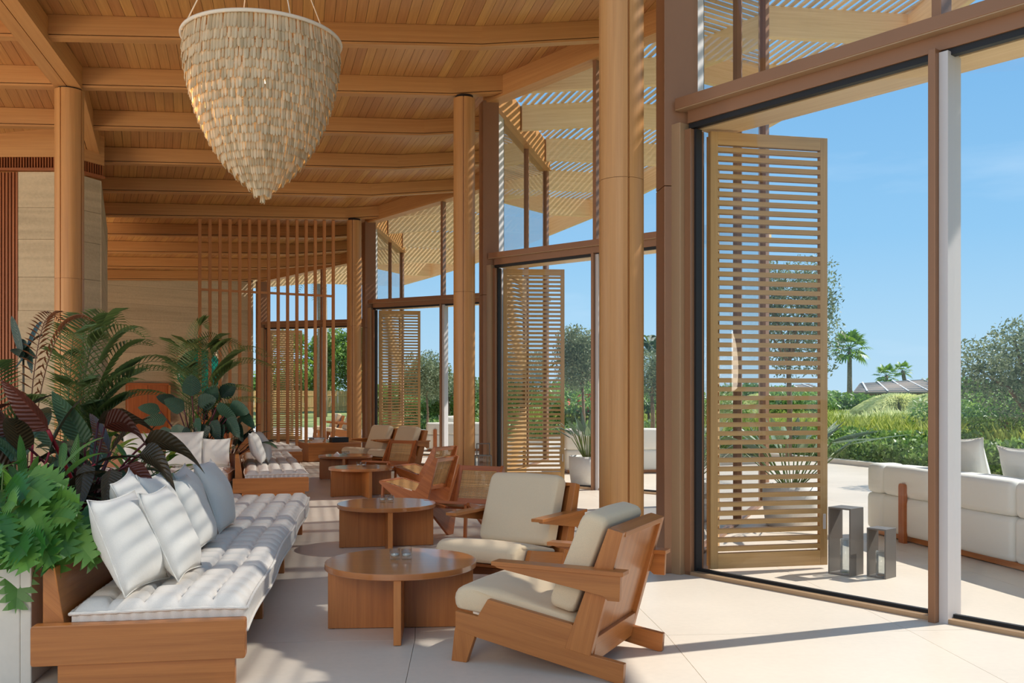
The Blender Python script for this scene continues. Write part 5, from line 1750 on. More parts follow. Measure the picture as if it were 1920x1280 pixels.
def feather_palm(name, base, label, fronds, ll, mat='palm', stems=3, group=None, n=26):
    """fronds: list of (tip offset, rise) relative to base"""
    t = empty(name, base, 0, label, 'palm', group)
    for i, (tip, rise) in enumerate(fronds):
        tip = Vector(tip)
        b0 = V(random.uniform(-0.06, 0.06), random.uniform(-0.06, 0.06), 0)
        mid = V(tip.x * 0.28, tip.y * 0.28, max(tip.z, 0.3) * rise)
        m = MB(); frond_mesh(m, (b0, mid, tip), ll, n, random.uniform(0.2, 0.8)); m.build('frond', LM[mat], t)
    for k in range(stems):
        m = MB(); m.tube([V(0.05 * k - 0.05, 0.03 * k, -0.02), V(0.06 * k - 0.06, 0.04 * k, 0.5)], 0.014, 6); m.build('cane_stem', M['green_stem'], t)
    return t
def tips(base, L_): return [((at(u, v, Y) - base), r) for (u, v, Y, r) in L_]
pb = pl_pt(4.0, 1.95)
pb.x -= 0.0
feather_palm('areca_palm', pb, 'feathery green areca palm right of the timber column', tips(pb, [(270, 632, 8.0, 1.25), (282, 648, 8.6, 1.1), (140, 632, 8.0, 1.2), (112, 672, 8.2, 1.15), (225, 610, 8.7, 1.3), (178, 618, 8.6, 1.3), (345, 690, 8.5, 1.3), (330, 700, 8.2, 1.2), (145, 720, 8.0, 1.1), (250, 715, 8.0, 1.0), (300, 740, 8.3, 1.1), (200, 640, 8.2, 1.15), (150, 760, 7.9, 1.0)]), 0.30)
pb2 = pl_pt(3.1, 2.05)
feather_palm('areca_palm', pb2, 'reddish dry palm frond arching in front of the timber column', tips(pb2, [(172, 602, 7.4, 1.15), (112, 600, 7.6, 1.2)]), 0.15, 'palm_red', 1)
feather_palm('areca_palm', pl_pt(2.7, 2.1), 'dark feathery palm at the left edge of the picture', [(V(-0.55, -0.1, 0.85), 1.3), (V(-0.2, 0.25, 1.0), 1.25), (V(-0.7, 0.35, 0.7), 1.35), (V(0.35, 0.1, 0.75), 1.25), (V(-0.5, -0.5, 0.7), 1.3)], 0.26)
pb = V(-4.75, 13.7, 0.42)
feather_palm('areca_palm', pb, 'feathery palm in front of the green wall disc', tips(pb, [(385, 615, 13.8, 1.2), (358, 650, 13.5, 1.2), (420, 640, 13.5, 1.2), (498, 670, 13.2, 1.35), (508, 690, 13.8, 1.3), (470, 735, 13.5, 1.25), (340, 700, 13.5, 1.25), (315, 690, 13.9, 1.3), (452, 655, 14, 1.25), (400, 655, 14, 1.15), (488, 755, 13.2, 1.2), (330, 660, 14, 1.3)]), 0.42, n=30)
# fiddle-leaf fig, top left
fb = pl_pt(3.4, 2.2)
t = empty('fiddle_leaf_fig', fb, 0, 'fiddle-leaf fig with broad dark upright leaves left of the timber column', 'plant')
tp = rel(t, at(44, 668, 7.6))
m = MB(); m.tube([V(0, 0, 0), tp * 0.5 + V(0.03, 0, 0), tp], [0.014, 0.011, 0.008], 6); m.build('stem', M['bark'], t)
for (u, v, w, a) in ((22, 592, 0.13, 0.1), (80, 602, 0.12, 0.1), (50, 640, 0.13, 0.15), (82, 628, 0.13, 0.1), (20, 655, 0.12, 0.2), (70, 670, 0.12, 0.2), (30, 690, 0.11, 0.2), (60, 700, 0.1, 0.2)):
    b = tp + V(random.uniform(-0.03, 0.03), random.uniform(-0.03, 0.03), -0.02)
    m = MB(); leaf_mesh(m, b, rel(t, at(u, v, 7.5)), w, a, 0.0, 0.15, side=V(0.7, -0.6, 0.3), shape=(0.9, 0.6), tint=0.3); m.build('leaf', LM['dark'], t)
# dark rubber plants behind the crosswise daybed
def rubber(base, label, leaves, seed, group=None):
    rnd = random.Random(seed)
    t = empty('rubber_plant', base, 0, label, 'plant', group)
    for (u, v, Y, ang, ln, w) in leaves:
        b = rel(t, at(u, v, Y))
        a = math.radians(ang)
        d = V(math.cos(a), -0.35, math.sin(a)).normalized()
        m = MB(); leaf_mesh(m, b, b + d * ln, w, 0.05, rnd.uniform(-0.3, 0.3), 0.12, side=V(-math.sin(a), -0.5, math.cos(a)), shape=(0.6, 0.6), tint=rnd.random(), n=7); m.build('leaf', LM['dark'], t)
        m = MB(); m.tube(petiole(V(0, 0, 0), b, 0.008, 0.05), 0.009, 5); m.build('leaf_stalk', M['dark_stem'], t)
    return t
rb = V(-4.55, 13.45, 0.42)
rubber(rb, 'dark rubber plant with red stalks and one tall folded leaf behind the striped pillow',
       [(360, 742, 13.2, 85, 0.32, 0.26), (345, 768, 13.2, 150, 0.30, 0.24), (312, 785, 13.2, 190, 0.36, 0.22), (372, 760, 13.3, 20, 0.32, 0.24), (405, 765, 13.2, -25, 0.40, 0.26),
        (350, 800, 13.15, 250, 0.28, 0.22), (395, 790, 13.15, -60, 0.34, 0.24), (425, 785, 13.15, -50, 0.36, 0.24), (380, 795, 13.15, -90, 0.28, 0.24), (430, 765, 13.2, -10, 0.34, 0.24),
        (330, 755, 13.4, 160, 0.28, 0.2), (410, 795, 13.15, -80, 0.3, 0.24), (440, 795, 13.2, -60, 0.3, 0.2), (335, 795, 13.2, 265, 0.24, 0.2), (415, 745, 13.5, 40, 0.32, 0.22),
        (365, 785, 13.2, -70, 0.3, 0.24), (390, 755, 13.4, 60, 0.3, 0.22), (450, 775, 13.3, -40, 0.34, 0.2), (320, 805, 13.2, 220, 0.26, 0.2), (300, 770, 13.4, 170, 0.3, 0.2)], 5)
rosette('dark_leaf_plant', V(-4.15, 13.75, 0.42), 'dark bronze leafy plant above the second daybed pillows', 22, 0.26, 0.4, 0.42, 'dark', (0.3, 1.3), (0.2, 0.55), 21, stem='dark_stem')
rosette('bright_leaf_plant', V(-4.4, 13.6, 0.42), 'yellow-green slender leaved plant under the feathery palm', 26, 0.26, 0.42, 0.12, 'lime', (0.5, 1.4), (0.2, 0.5), 22)
rosette('dark_leaf_plant', V(-5.3, 13.25, 0.42), 'dark leafy plant behind the left pillow of the crosswise daybed', 20, 0.26, 0.38, 0.42, 'dark', (0.3, 1.3), (0.2, 0.5), 23, stem='dark_stem')

# ------------------------------------------------------------------ garden ground
def ground_z(r):
    return float(np.interp(r, [0, 50.3, 51, 60, 70, 110, 300], [-0.03, -0.03, 0.02, 0.30, 0.50, 0.6, 0.6]))
gm_, gnt, gb = new_mat('garden_ground')
gtc = N(gnt, 'ShaderNodeTexCoord'); gno = N(gnt, 'ShaderNodeTexNoise'); gno.inputs['Scale'].default_value = 0.6; gno.inputs['Detail'].default_value = 8
gnt.links.new(gtc.outputs['Object'], gno.inputs['Vector'])
grp = N(gnt, 'ShaderNodeValToRGB'); grp.color_ramp.elements[0].position = 0.4; grp.color_ramp.elements[0].color = srgb(96, 116, 58); grp.color_ramp.elements[1].position = 0.65; grp.color_ramp.elements[1].color = srgb(164, 168, 104)
gnt.links.new(gno.outputs['Fac'], grp.inputs[0]); gnt.links.new(grp.outputs[0], gb.inputs['Base Color']); gb.inputs['Roughness'].default_value = 0.95
m = MB()
rs = [50.3, 51, 54, 57, 60, 65, 70, 80, 95, 110, 150, 220, 320]
for i in range(len(rs) - 1):
    for q in range(-30, 80, 5):
        m.poly([polar(rs[i], q, ground_z(rs[i])), polar(rs[i + 1], q, ground_z(rs[i + 1])), polar(rs[i + 1], q + 5, ground_z(rs[i + 1])), polar(rs[i], q + 5, ground_z(rs[i]))])
o = m.build('floor_garden', gm_); o['kind'] = 'structure'
m = MB()
for q in range(-8, 44, 4):
    a0, a1 = q, q + 4
    m.hexa([polar(50.15, a0, 0), polar(50.35, a0, 0), polar(50.35, a1, 0), polar(50.15, a1, 0)], [polar(50.15, a0, 0.09), polar(50.35, a0, 0.09), polar(50.35, a1, 0.09), polar(50.15, a1, 0.09)])
o = m.build('trim_6', M['terrace']); o['kind'] = 'structure'

# ------------------------------------------------------------------ leaf clouds, grass
def cloud(name, blobs, n, size, mat, parent=None, aspect=0.45, seed=0, shell=0.55):
    """n little leaves spread over ellipsoids (x,y,z,rx,ry,rz)"""
    g = np.random.default_rng(seed)
    B = np.array(blobs, dtype=float)
    vol = (B[:, 3] * B[:, 4] * B[:, 5]) ** 0.75
    idx = g.choice(len(B), n, p=vol / vol.sum())
    d = g.normal(size=(n, 3)); d /= np.linalg.norm(d, axis=1, keepdims=True)
    rad = shell + (1 - shell) * g.random(n) ** 0.5
    rad = np.where(g.random(n) < 0.25, g.random(n), rad) * (0.86 + 0.28 * g.random(n))
    c = B[idx, :3] + d * rad[:, None] * B[idx, 3:6]
    ax = g.normal(size=(n, 3)) + d * 0.5; ax /= np.linalg.norm(ax, axis=1, keepdims=True)
    w = np.cross(ax, g.normal(size=(n, 3))); w /= np.linalg.norm(w, axis=1, keepdims=True)
    s = size * (0.6 + 0.8 * g.random(n))[:, None]
    v = np.stack([c - ax * s * 0.5, c + w * s * aspect * 0.5, c + ax * s * 0.5, c - w * s * aspect * 0.5], axis=1).reshape(-1, 3)
    f = np.arange(n * 4).reshape(n, 4)
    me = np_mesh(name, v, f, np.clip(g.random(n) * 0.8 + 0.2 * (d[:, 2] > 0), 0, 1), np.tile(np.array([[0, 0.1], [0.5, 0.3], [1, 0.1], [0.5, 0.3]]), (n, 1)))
    me.materials.append(LM[mat])
    o = link(name, me, parent); o['kind'] = 'stuff'
    return o

def tree(name, base, label, blobs, n, size, mat, trunk_r, forks, seed, group=None, cat='tree', aspect=0.4, bark='bark'):
    t = empty(name, base, 0, label, cat, group)
    m = MB()
    zc = min(b[2] - b[5] * 0.4 for b in blobs)
    m.tube([V(0, 0, -0.1), V(0.04, 0.02, zc * 0.5), V(0, 0, zc)], [trunk_r * 1.3, trunk_r, trunk_r * 0.85], 8)
    m.build('trunk', M[bark], t)
    rnd = random.Random(seed)
    for k in range(forks):
        b = blobs[k % len(blobs)]
        e = V(b[0], b[1], b[2])
        m = MB(); m.tube([V(0, 0, zc * 0.95), V(e.x * 0.4, e.y * 0.4, zc + (e.z - zc) * 0.55), e], [trunk_r * 0.6, trunk_r * 0.4, trunk_r * 0.15], 6); m.build('branch', M[bark], t)
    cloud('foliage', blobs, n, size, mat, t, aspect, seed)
    return t

def blobs_ball(cx, cy, cz, R, H, k, seed):
    rnd = random.Random(seed); out = [(cx, cy, cz, R * 0.7, R * 0.7, H * 0.7)]
    for i in range(k):
        a = rnd.uniform(0, 2 * PI); e = rnd.uniform(-0.6, 0.9)
        q = rnd.uniform(0.45, 0.75)
        s = rnd.uniform(0.28, 0.48)
        out.append((cx + math.cos(a) * R * q * math.cos(e), cy + math.sin(a) * R * q * math.cos(e), cz + H * q * math.sin(e), R * s, R * s, H * s))
    return out

def gpt(u, Y):
    p = at(u, 743, Y); r, a = rphi(V(p.x, p.y, 0)); return V(p.x, p.y, ground_z(r))

# olive trees
def olive(u, Y, zc, R, H, label, n, seed, size=0.075, fork=5, tr=0.06):
    b = gpt(u, Y)
    return tree('olive_tree', b, label, blobs_ball(0, 0, zc - b.z, R, H, 14, seed), n, size, 'olive', tr, fork, seed, None)
olive(1930, 14.6, 1.75, 1.25, 1.15, 'large grey-green olive tree at the right edge, behind the outdoor sofa', 15000, 1, 0.07, 7, 0.08)
olive(1478, 20.5, 3.0, 1.15, 1.75, 'tall olive tree seen between the slats of the near shutter', 12000, 2, 0.085, 6)
olive(1092, 24.0, 2.25, 0.85, 1.05, 'slender olive tree standing behind the potted strelitzia', 8000, 3, 0.085, 5, 0.04)
olive(1222, 26.0, 2.0, 0.9, 1.1, 'olive tree in the gap between the thick column and the bronze post', 6000, 4, 0.09)
olive(800, 33.0, 2.0, 1.0, 1.1, 'young olive tree beyond the third opening, left of its palm', 7000, 5, 0.10, 5, 0.04)
olive(840, 38.0, 1.7, 1.3, 0.9, 'grey-green olive bush beyond the third opening, behind the young olive', 6000, 6, 0.11)

def palm_crown(t, n, ln, ll, z, mat, seed, up=1.0):
    rnd = random.Random(seed)
    for i in range(n):
        a = i * 2.399; el = math.radians(80 - 115 * (i / n) ** 0.9) * up
        d = V(math.cos(a) * math.cos(el), math.sin(a) * math.cos(el), math.sin(el))
        m = MB(); tip = d * ln + V(0, 0, z - 0.25 * ln)
        frond_mesh(m, (V(0, 0, z), d * ln * 0.55 + V(0, 0, z + 0.18 * ln), tip), ll, 22, rnd.random(), 0.02); m.build('frond', LM[mat], t)

def fan_palm(b, h, label, crown, seed, tr=0.16, n=22, lean=0.0):
    t = empty('fan_palm', b, 0, label, 'palm tree')
    m = MB(); m.tube([V(0, 0, -0.2), V(lean * 0.4, 0, h * 0.5), V(lean, 0, h)], [tr * 1.25, tr, tr * 0.85], 10); m.build('trunk', M['palm_bark'], t)
    rnd = random.Random(seed)
    for i in range(n):
        a = i * 2.399; el = math.radians(75 - 120 * (i / n))
        d = V(math.cos(a) * math.cos(el), math.sin(a) * math.cos(el), math.sin(el))
        s = d * crown * 0.5 + V(lean, 0, h)
        m = MB(); m.tube([V(lean, 0, h), s], 0.02, 4)
        w = d.cross(V(0, 0, 1)); w = w.normalized() if w.length > 0.1 else V(1, 0, 0)
        nr = w.cross(d)
        for k in range(13):
            an = (k - 6) / 6 * 1.75
            q = (d * math.cos(an) + w * math.sin(an)).normalized()
            l = crown * 0.55 * (1 - 0.25 * abs(k - 6) / 6)
            e = s + q * l - V(0, 0, 0.22 * l)
            md = s + q * l * 0.55 + nr * 0.03
            pw = q.cross(nr).normalized() * crown * 0.05
            kk = len(m.v); m.v.extend([tuple(x) for x in (s, md + pw, e, md - pw)])
            f = (kk, kk + 1, kk + 2, kk + 3); m.f.append(f); m.t.append(rnd.random()); m.sm.append(False); m.mi.append(0)
            for _ in f: m.uv.append((0.5, 0.1))
        m.build('fan_leaf', LM['fan'], t)
    return t
fan_palm(gpt(1593, 60), 3.9, 'fan palm with a bright crown standing alone above the grasses, right of the near shutter', 1.5, 1, 0.15)
fan_palm(gpt(1662, 95), 2.9, 'left of two small distant palms above the villa roof', 1.5, 2, 0.2, 16)
fan_palm(gpt(1702, 92), 3.3, 'right of two small distant palms above the villa roof, leaning trunk', 1.2, 3, 0.2, 14, -0.5)
fan_palm(gpt(541, 58), 3.6, 'fan palm beyond the bar screen, left of the dense trees', 2.0, 4, 0.2)
def date_palm(b, h, label, ln, seed, tr=0.25):
    t = empty('date_palm', b, 0, label, 'palm tree')
    m = MB(); m.tube([V(0, 0, -0.2), V(0.05, 0, h * 0.5), V(0, 0, h)], [tr * 1.15, tr, tr], 10); m.build('trunk', M['palm_bark'], t)
    palm_crown(t, 30, ln, 0.55, h, 'palm', seed)
    return t
date_palm(gpt(820, 62), 1.6, 'date palm crown beyond the third opening', 1.6, 5)
date_palm(gpt(603, 52), 8.5, 'date palm with a thick tall trunk beyond the bar screen', 2.6, 6, 0.27)
date_palm(gpt(1100, 48), 2.6, 'date palm behind the slender olive tree in the second opening', 1.9, 7)
date_palm(gpt(1226, 52), 2.8, 'date palm in the gap left of the bronze post', 2.0, 8)

# dense trees and hedges
def bush(name, u, Y, zc, R, H, label, n, mat, seed, size=0.12, cat='shrub', group=None, k=9):
    b = gpt(u, Y)
    return tree(name, b, label, blobs_ball(0, 0, zc - b.z, R, H, k, seed), n, size, mat, 0.05, 3, seed, group, cat)
bush('broadleaf_tree', 655, 62, 3.8, 3.0, 3.0, 'dense tall green tree beyond the bar screen, right of the date palm trunk', 12000, 'tree', 11, 0.26, 'tree', None, 14)
bush('broadleaf_tree', 575, 66, 2.3, 2.6, 1.8, 'lower dark green tree beyond the bar screen, left of the tall one', 8000, 'tree', 12, 0.24, 'tree', None, 12)
bush('broadleaf_tree', 515, 72, 1.9, 3.0, 1.5, 'dark hedge tree behind the fan palm beyond the bar screen', 7000, 'tree', 13, 0.24, 'tree', None, 12)
bush('broadleaf_tree', 715, 60, 2.2, 2.4, 1.6, 'green tree beyond the third shutter', 6000, 'tree', 14, 0.22, 'tree', None, 12)
HB = [(1556, 44, 1.15, 1.7, 0.7, 'dark green shrub left of the lone fan palm'), (1626, 55, 0.95, 1.3, 0.5, 'dark green shrub right of the lone fan palm trunk'), (1664, 58, 1.0, 1.6, 0.55, 'dark rounded shrub in front of the villa roof'),
      (1725, 60, 0.9, 2.0, 0.4, 'shrub under the right end of the villa roof'), (1860, 22, 1.0, 1.8, 0.7, 'dark leafy shrub under the large olive tree'), (1900, 19, 0.9, 1.3, 0.75, 'dark leafy shrub behind the outdoor sofa pillows'),
      (1140, 34, 1.2, 2.2, 0.7, 'leafy green shrub behind the thick column'), (1080, 36, 1.2, 2.0, 0.7, 'leafy green shrub with red flowers behind the slender olive'), (1215, 33, 1.2, 1.8, 0.6, 'leafy shrub left of the bronze post'),
      (830, 40, 1.0, 2.0, 0.6, 'leafy shrub beyond the outdoor sofa of the third opening'), (780, 44, 1.0, 2.0, 0.7, 'leafy shrub beyond the third shutter'), (1010, 40, 1.2, 2.4, 0.8, 'leafy shrub behind the second shutter'), (960, 42, 1.3, 2.4, 0.9, 'leafy shrub at the left of the second opening'),
      (1420, 36, 1.2, 2.4, 0.7, 'leafy shrub behind the near shutter, left part'), (1500, 40, 1.2, 2.2, 0.7, 'leafy shrub behind the near shutter, right part')]
for i, (u, Y, zc, R, H, lb) in enumerate(HB):
    bush('leafy_shrub', u, Y, zc, R, H, lb, 4200, 'tree' if i in (0, 1, 2, 3) else 'hedge', 30 + i, 0.0042 * Y + 0.02)
g = np.random.default_rng(77)
t = empty('flowering_shrub', gpt(1115, 32), 0, 'flowering shrub with red blossoms beyond the second opening', 'shrub')
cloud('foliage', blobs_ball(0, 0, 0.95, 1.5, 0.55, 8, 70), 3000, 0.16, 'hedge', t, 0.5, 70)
cloud('blossoms', blobs_ball(0, 0, 1.05, 1.5, 0.55, 8, 70), 220, 0.13, 'flower', t, 0.8, 71, 0.9)
m = MB(); m.tube([V(0, 0, -0.1), V(0, 0, 0.8)], 0.04, 6); m.build('trunk', M['bark'], t)

# far treeline closing the horizon
HL = ['distant trees on the horizon left of the fan palm beyond the bar screen', 'distant trees on the horizon behind the third shutter', 'distant trees on the horizon at the left of the second opening', 'distant trees on the horizon behind the slender olive',
      'distant trees on the horizon behind the bronze post', 'distant trees on the horizon behind the near shutter', 'distant trees on the horizon behind the large olive']
for i, (u, Y, zc, R, H) in enumerate([(430, 95, 2.0, 6, 2.2), (760, 95, 1.8, 6, 1.6), (900, 100, 1.9, 7, 1.7), (1060, 100, 1.9, 7, 1.8), (1250, 100, 1.7, 7, 1.5), (1400, 105, 1.7, 7, 1.4), (1850, 80, 1.8, 6, 1.6)]):
    bush('broadleaf_tree', u, Y, zc, R, H, HL[i], 4000, 'tree', 90 + i, 0.4, 'tree', None, 12)

def hedge_band(name, r0, r1, a0, a1, h, n, size, mat, label, seed, z0=0.0):
    g = np.random.default_rng(seed)
    rr = g.uniform(r0, r1, n); aa = np.radians(g.uniform(a0, a1, n))
    gz = np.interp(rr, [0, 50.3, 51, 60, 70, 110, 300], [-0.03, -0.03, 0.02, 0.30, 0.50, 0.6, 0.6])
    bump = 0.72 + 0.28 * np.sin(aa * 190 + rr * 3.1) * np.sin(aa * 83 + rr * 1.7)
    zz = gz + h * bump * np.sqrt(g.random(n)) + z0
    c = np.stack([CX + rr * np.cos(aa), CY + rr * np.sin(aa), zz], axis=1)
    ax = g.normal(size=(n, 3)) + np.array([0, 0, 0.7]); ax /= np.linalg.norm(ax, axis=1, keepdims=True)
    w = np.cross(ax, g.normal(size=(n, 3))); w /= np.linalg.norm(w, axis=1, keepdims=True)
    s = size * (0.6 + 0.8 * g.random(n))[:, None]
    v = np.stack([c - ax * s * 0.5, c + w * s * 0.28, c + ax * s * 0.5, c - w * s * 0.28], axis=1).reshape(-1, 3)
    me = np_mesh(name, v, np.arange(n * 4).reshape(n, 4), g.random(n))
    me.materials.append(LM[mat])
    o = link(name, me); tag(o, label, 'hedge', None, 'stuff')
    return o
def grass_band(name, r0, r1, a0, a1, h, n, mat, label, seed, wdt=0.012, tuft=0.35, lean=0.45):
    g = np.random.default_rng(seed)
    nt_ = n // 60 + 1
    tr = g.uniform(r0, r1, nt_); ta = np.radians(g.uniform(a0, a1, nt_)); th = g.uniform(0.75, 1.15, nt_)
    k = g.integers(0, nt_, n)
    bx = CX + tr[k] * np.cos(ta[k]) + g.normal(size=n) * tuft * 0.4
    by = CY + tr[k] * np.sin(ta[k]) + g.normal(size=n) * tuft * 0.4
    gz = np.interp(tr[k], [0, 50.3, 51, 60, 70, 110, 300], [-0.03, -0.03, 0.02, 0.30, 0.50, 0.6, 0.6])
    b = np.stack([bx, by, gz], axis=1)
    an = g.uniform(0, 2 * PI, n); hh = h * th[k] * g.uniform(0.6, 1.1, n); ln = g.uniform(0.1, lean, n) * hh
    mid = b + np.stack([np.cos(an) * ln * 0.35, np.sin(an) * ln * 0.35, hh * 0.62], axis=1)
    tip = b + np.stack([np.cos(an) * ln, np.sin(an) * ln, hh * g.uniform(0.8, 1.0, n)], axis=1)
    wv = np.stack([-np.sin(an), np.cos(an), np.zeros(n)], axis=1) * wdt
    v = np.stack([b - wv, b + wv, mid + wv, tip, mid - wv], axis=1).reshape(-1, 3)
    me = np_mesh(name, v, np.arange(n * 5).reshape(n, 5), np.clip(g.random(n), 0, 1))
    me.materials.append(LM[mat])
    o = link(name, me); tag(o, label, 'grass', None, 'stuff')
    return o
hedge_band('low_hedge', 50.5, 52.4, 3, 24, 0.66, 32000, 0.11, 'hedge', 'low leafy green hedge along the edge of the terrace', 201)
hedge_band('low_hedge', 50.5, 54.0, 24, 46, 0.6, 22000, 0.13, 'hedge', 'low green shrubs along the terrace beyond the far openings', 202)
grass_band('tall_grass', 52.4, 57.5, 2, 26, 0.72, 50000, 'grass', 'tall yellow-green grass behind the low hedge', 203, 0.012)
grass_band('tall_grass', 57.5, 72.0, 2, 30, 0.66, 60000, 'fountain', 'pale feathery grass in the middle distance', 204, 0.016)
grass_band('tall_grass', 54.0, 66.0, 26, 46, 0.5, 26000, 'grass', 'green grass beyond the third and fourth openings', 205, 0.018)
for i, (u, Y, R, lb) in enumerate([(1685, 33, 1.3, 'pale mound of fountain grass in front of the villa'), (1757, 32, 1.1, 'grey-green mound of fountain grass beside the door mullion')]):
    b = gpt(u, Y)
    t = empty('fountain_grass', b, 0, lb, 'grass')
    g = np.random.default_rng(300 + i); n = 15000
    an = g.uniform(0, 2 * PI, n); q = np.sqrt(g.random(n))
    hh = g.uniform(0.7, 1.05, n) * 1.15; ln = q * R
    bb = np.stack([np.cos(an) * q * 0.35, np.sin(an) * q * 0.35, np.zeros(n)], axis=1)
    mid = bb + np.stack([np.cos(an) * ln * 0.4, np.sin(an) * ln * 0.4, hh * 0.8], axis=1)
    tip = bb + np.stack([np.cos(an) * ln, np.sin(an) * ln, hh * (1.0 - 0.55 * q * q)], axis=1)
    wv = np.stack([-np.sin(an), np.cos(an), np.zeros(n)], axis=1) * 0.014
    v = np.stack([bb - wv, bb + wv, mid + wv, tip, mid - wv], axis=1).reshape(-1, 3)
    me = np_mesh('blades', v, np.arange(n * 5).reshape(n, 5), g.random(n)); me.materials.append(LM['fountain'])
    o = link('blades', me, t); o['kind'] = 'stuff'

# reed fence far beyond the bar screen
t = empty('reed_fence', (-11.5, 58, 0.5), math.radians(42), 'tan reed fence below the trees beyond the bar screen', 'fence')
M['reed'] = wood('reed', srgb(224, 186, 128), srgb(186, 142, 90), 0.8, 0.25, 20, 1.0)
m = MB()
for i in range(420):
    x = -9 + i * 0.043 + random.uniform(-0.01, 0.01)
    m.box((x, random.uniform(-0.02, 0.02), 0.6 + random.uniform(-0.03, 0.03)), (0.034, 0.03, 1.25))
o = m.build('reeds', M['reed'], t); o['kind'] = 'stuff'
for z in (0.25, 0.95):
    m = MB(); m.box((0, -0.04, z), (18, 0.03, 0.05)); m.build('fence_rail', M['reed'], t)

# villas in the distance
M['roof'] = plain('villa_roof', srgb(146, 130, 116), 0.8, var=0.1, bscale=0.8)
M['roof_lt'] = plain('villa_roof_batten', srgb(216, 210, 204), 0.7)
M['villa_wall'] = plain('villa_wall', srgb(176, 150, 122), 0.9)
def villa(x0, x1, Y, z0, z1, label):
    t = empty('villa', ((x0 + x1) / 2, Y, 0.5), 0, label, 'building')
    w = x1 - x0
    m = MB(); m.box((0, 3.0, (z0 - 0.5) / 2), (w * 0.8, 4.0, z0 - 0.5)); m.build('wall', M['villa_wall'], t)
    m = MB()
    a, b = z0 - 0.5, z1 - 0.5
    m.hexa([V(-w / 2, 0, a - 0.12), V(w / 2, 0, a - 0.06), V(w / 2, 5.5, b - 0.1), V(-w / 2 + 2.6, 5.5, b - 0.5)], [V(-w / 2, 0, a), V(w / 2, 0, a + 0.06), V(w / 2, 5.5, b), V(-w / 2 + 2.6, 5.5, b - 0.4)]); m.build('roof', M['roof'], t)
    for k in range(7):
        q = (k + 0.5) / 7
        m = MB(); m.bar(V(-w / 2 + 2.6 * q + 0.1, 5.5 * q, a + (b - a - 0.4) * q + 0.03), V(w / 2 - 0.1, 5.5 * q, a + 0.06 + (b - a - 0.06) * q + 0.03), 0.16, 0.05); m.build('roof_batten', M['roof_lt'], t)
    for k in range(5):
        x = -w / 2 + w * (k + 0.7) / 5.2
        m = MB(); m.bar(V(x, 0.05, a + 0.06), V(x + 1.6 * (1 - k / 4), 5.4, b - 0.02 - 0.3 * (1 - k / 4)), 0.14, 0.06); m.build('roof_seam', M['roof_lt'], t)
    return t
villa(28.5, 37.5, 78, 1.75, 2.95, 'low distant villa with a pale battened roof, right of the lone fan palm')
villa(19.5, 26.6, 78, 1.75, 2.5, 'low distant villa roof just left of the lone fan palm')

# ------------------------------------------------------------------ potted strelitzias on the terrace
def pot_plant(loc, pr, ph, label, plabel, fr, seed, spread=0.5, hgt=1.0):
    t = empty('round_pot', loc, 0, plabel, 'pot')
    m = MB(); m.lathe([(pr * 0.80, 0.0), (pr * 0.90, 0.02), (pr, ph * 0.55), (pr, ph), (pr - 0.03, ph), (pr - 0.035, ph - 0.06)], 40, cap=False); m.build('vessel', M['pot'], t)
    m = MB(); m.lathe([(0.0, ph - 0.055), (pr - 0.035, ph - 0.055)], 24, cap=False); m.build('soil', M['soil'], t)
    p = empty('strelitzia', (loc[0], loc[1], ph - 0.05), 0, label, 'plant')
    rnd = random.Random(seed)
    for i in range(fr):
        a = i * 2.399 + rnd.uniform(-0.2, 0.2)
        q = spread * math.sqrt((i + 0.5) / fr)
        b0 = V(math.cos(a) * 0.06, math.sin(a) * 0.06, 0)
        lb = V(math.cos(a) * q * 0.6, math.sin(a) * q * 0.6, hgt * rnd.uniform(0.38, 0.55))
        lt = V(math.cos(a) * q * 1.25, math.sin(a) * q * 1.25, hgt * rnd.uniform(0.75, 1.0) * (1 - 0.3 * q / spread))
        m = MB(); leaf_mesh(m, lb, lt, 0.085, 0.03, rnd.uniform(-0.5, 0.5), 0.3, side=V(-math.sin(a), math.cos(a), 0.2), n=7, tint=rnd.random()); m.build('leaf', LM['strel'], p)
        m = MB(); m.tube(petiole(b0, lb, 0.006, 0.02), 0.007, 5); m.build('leaf_stalk', M['green_stem'], p)
pot_plant((1.20, 14.75, 0), 0.30, 0.44, 'strelitzia with narrow grey-green upright leaves in the white pot of the second opening', 'round white pot standing outside the second opening', 34, 1, 0.5, 0.85)
pot_plant((2.98, 9.95, 0), 0.30, 0.44, 'strelitzia half hidden behind the near shutter, long leaves reaching right', 'round white pot behind the near shutter', 28, 2, 1.0, 0.98)

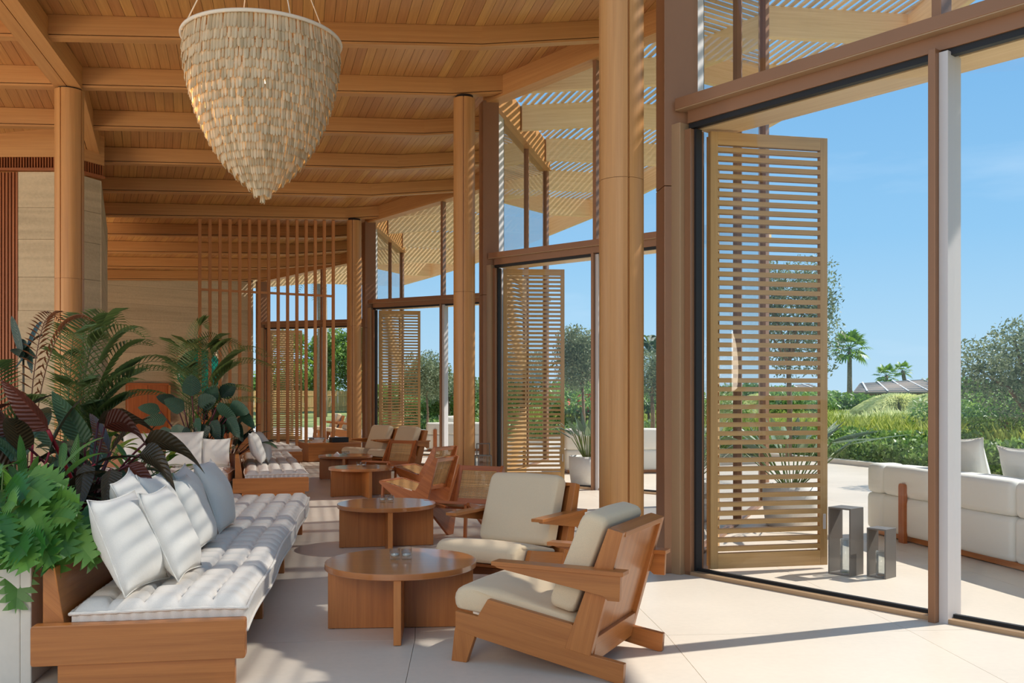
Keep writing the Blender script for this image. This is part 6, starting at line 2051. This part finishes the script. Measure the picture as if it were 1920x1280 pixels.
# ------------------------------------------------------------------ outdoor sofas
def sofa_block(c, s, r=0.05, lean=None):
    """soft rounded block"""
    m = MB()
    pr = round_poly([(-s[1] / 2, -s[2] / 2), (s[1] / 2, -s[2] / 2), (s[1] / 2, s[2] / 2), (-s[1] / 2, s[2] / 2)], r, 3)
    c = Vector(c)
    loft_cushion(m, pr, s[0] / 2, r, lambda y, x, z: c + V(x, y, z))
    return m
def outdoor_sofa(loc, rz, lens, depth, label, H=0.70, posts=(0.65,), seat=True):
    """local x along the sofa, back towards -y"""
    t = empty('outdoor_sofa', loc, rz, label, 'sofa')
    x = 0.0
    for l in lens:
        m = sofa_block((x + l / 2, depth / 2, 0.24), (l - 0.012, depth, 0.36)); o = m.build('seat_block', M['out_fab'], t); bmesh_fix(o.data)
        m = sofa_block((x + l / 2, 0.15, 0.42 + (H - 0.42) / 2), (l - 0.012, 0.30, H - 0.42), 0.06); o = m.build('back_block', M['out_fab'], t); bmesh_fix(o.data)
        x += l
    m = MB(); m.box((x / 2, depth / 2, 0.035), (x - 0.1, depth - 0.1, 0.05)); m.build('base_frame', M['teak'], t)
    for p in posts:
        m = MB(); m.prism(round_poly([(p - 0.045, 0.0), (p + 0.045, 0.0), (p + 0.045, 0.56), (p - 0.045, 0.56)], [0.001, 0.001, 0.03, 0.03], 2), -0.035, 0.0, lambda a, z, b: V(a, b, z), V(0, 0, 1)); o = m.build('post', M['cane_wood'], t); bmesh_fix(o.data)
    return t
b1 = V(3.58, 9.45, 0); b2 = V(4.40, 5.05, 0)
dr = (b2 - b1).normalized()
outdoor_sofa(b1, math.atan2(dr.y, dr.x), [0.27, 0.77, 1.05, 1.05, 1.2], 1.0, 'big white block sofa on the terrace, its back towards the near glass door', 0.71, (0.66, 3.2))
s_loc = b1 + V(0.35, 0.33, 0)
# pillows on it
sp = V(-dr.y, dr.x, 0)
for i, (d_, q, lb, s, z) in enumerate([(0.98, 0.42, 'white pillow on the block sofa, left of the door mullion', 0.56, 0.43), (1.7, 0.45, 'white pillow on the block sofa, first one right of the door mullion', 0.50, 0.43), (2.25, 0.52, 'front white pillow on the block sofa near the right edge', 0.48, 0.43), (2.75, 0.42, 'white pillow on the block sofa at the right edge of the picture', 0.50, 0.43)]):
    p = b1 + dr * d_ + sp * q; p.z = z - 0.0
    place_pillow(p, math.atan2(sp.y, sp.x), math.radians(14), lb, s + 0.04, 80 + i, 0.18, 0, 'white pillows on the block sofa', 'out_fab')
p0 = V(5.9, 9.9, 0)
outdoor_sofa(p0, PI, [0.95, 0.95, 0.95 - 0.6], 0.95, 'white block sofa side along the hedge, forming a corner with the near one', 0.70, ()) if False else None
outdoor_sofa((0.95, 16.7, 0), math.radians(4), [0.95, 0.95, 0.95], 0.95, 'white block sofa on the terrace beyond the second opening', 0.80, ())
outdoor_sofa((-2.15, 23.4, 0), math.radians(8), [0.9, 0.9], 0.9, 'white block sofa on the terrace beyond the third opening', 0.72, (0.22,))
for i in range(2):
    place_pillow((-1.66 + 0.42 * i, 23.98 + 0.06 * i, 0.44), math.radians(98), math.radians(8), '%s white pillow on the block sofa beyond the third opening' % ('left', 'right')[i], 0.46, 90 + i, 0.16, 0, 'white pillows beyond the third opening', 'out_fab')
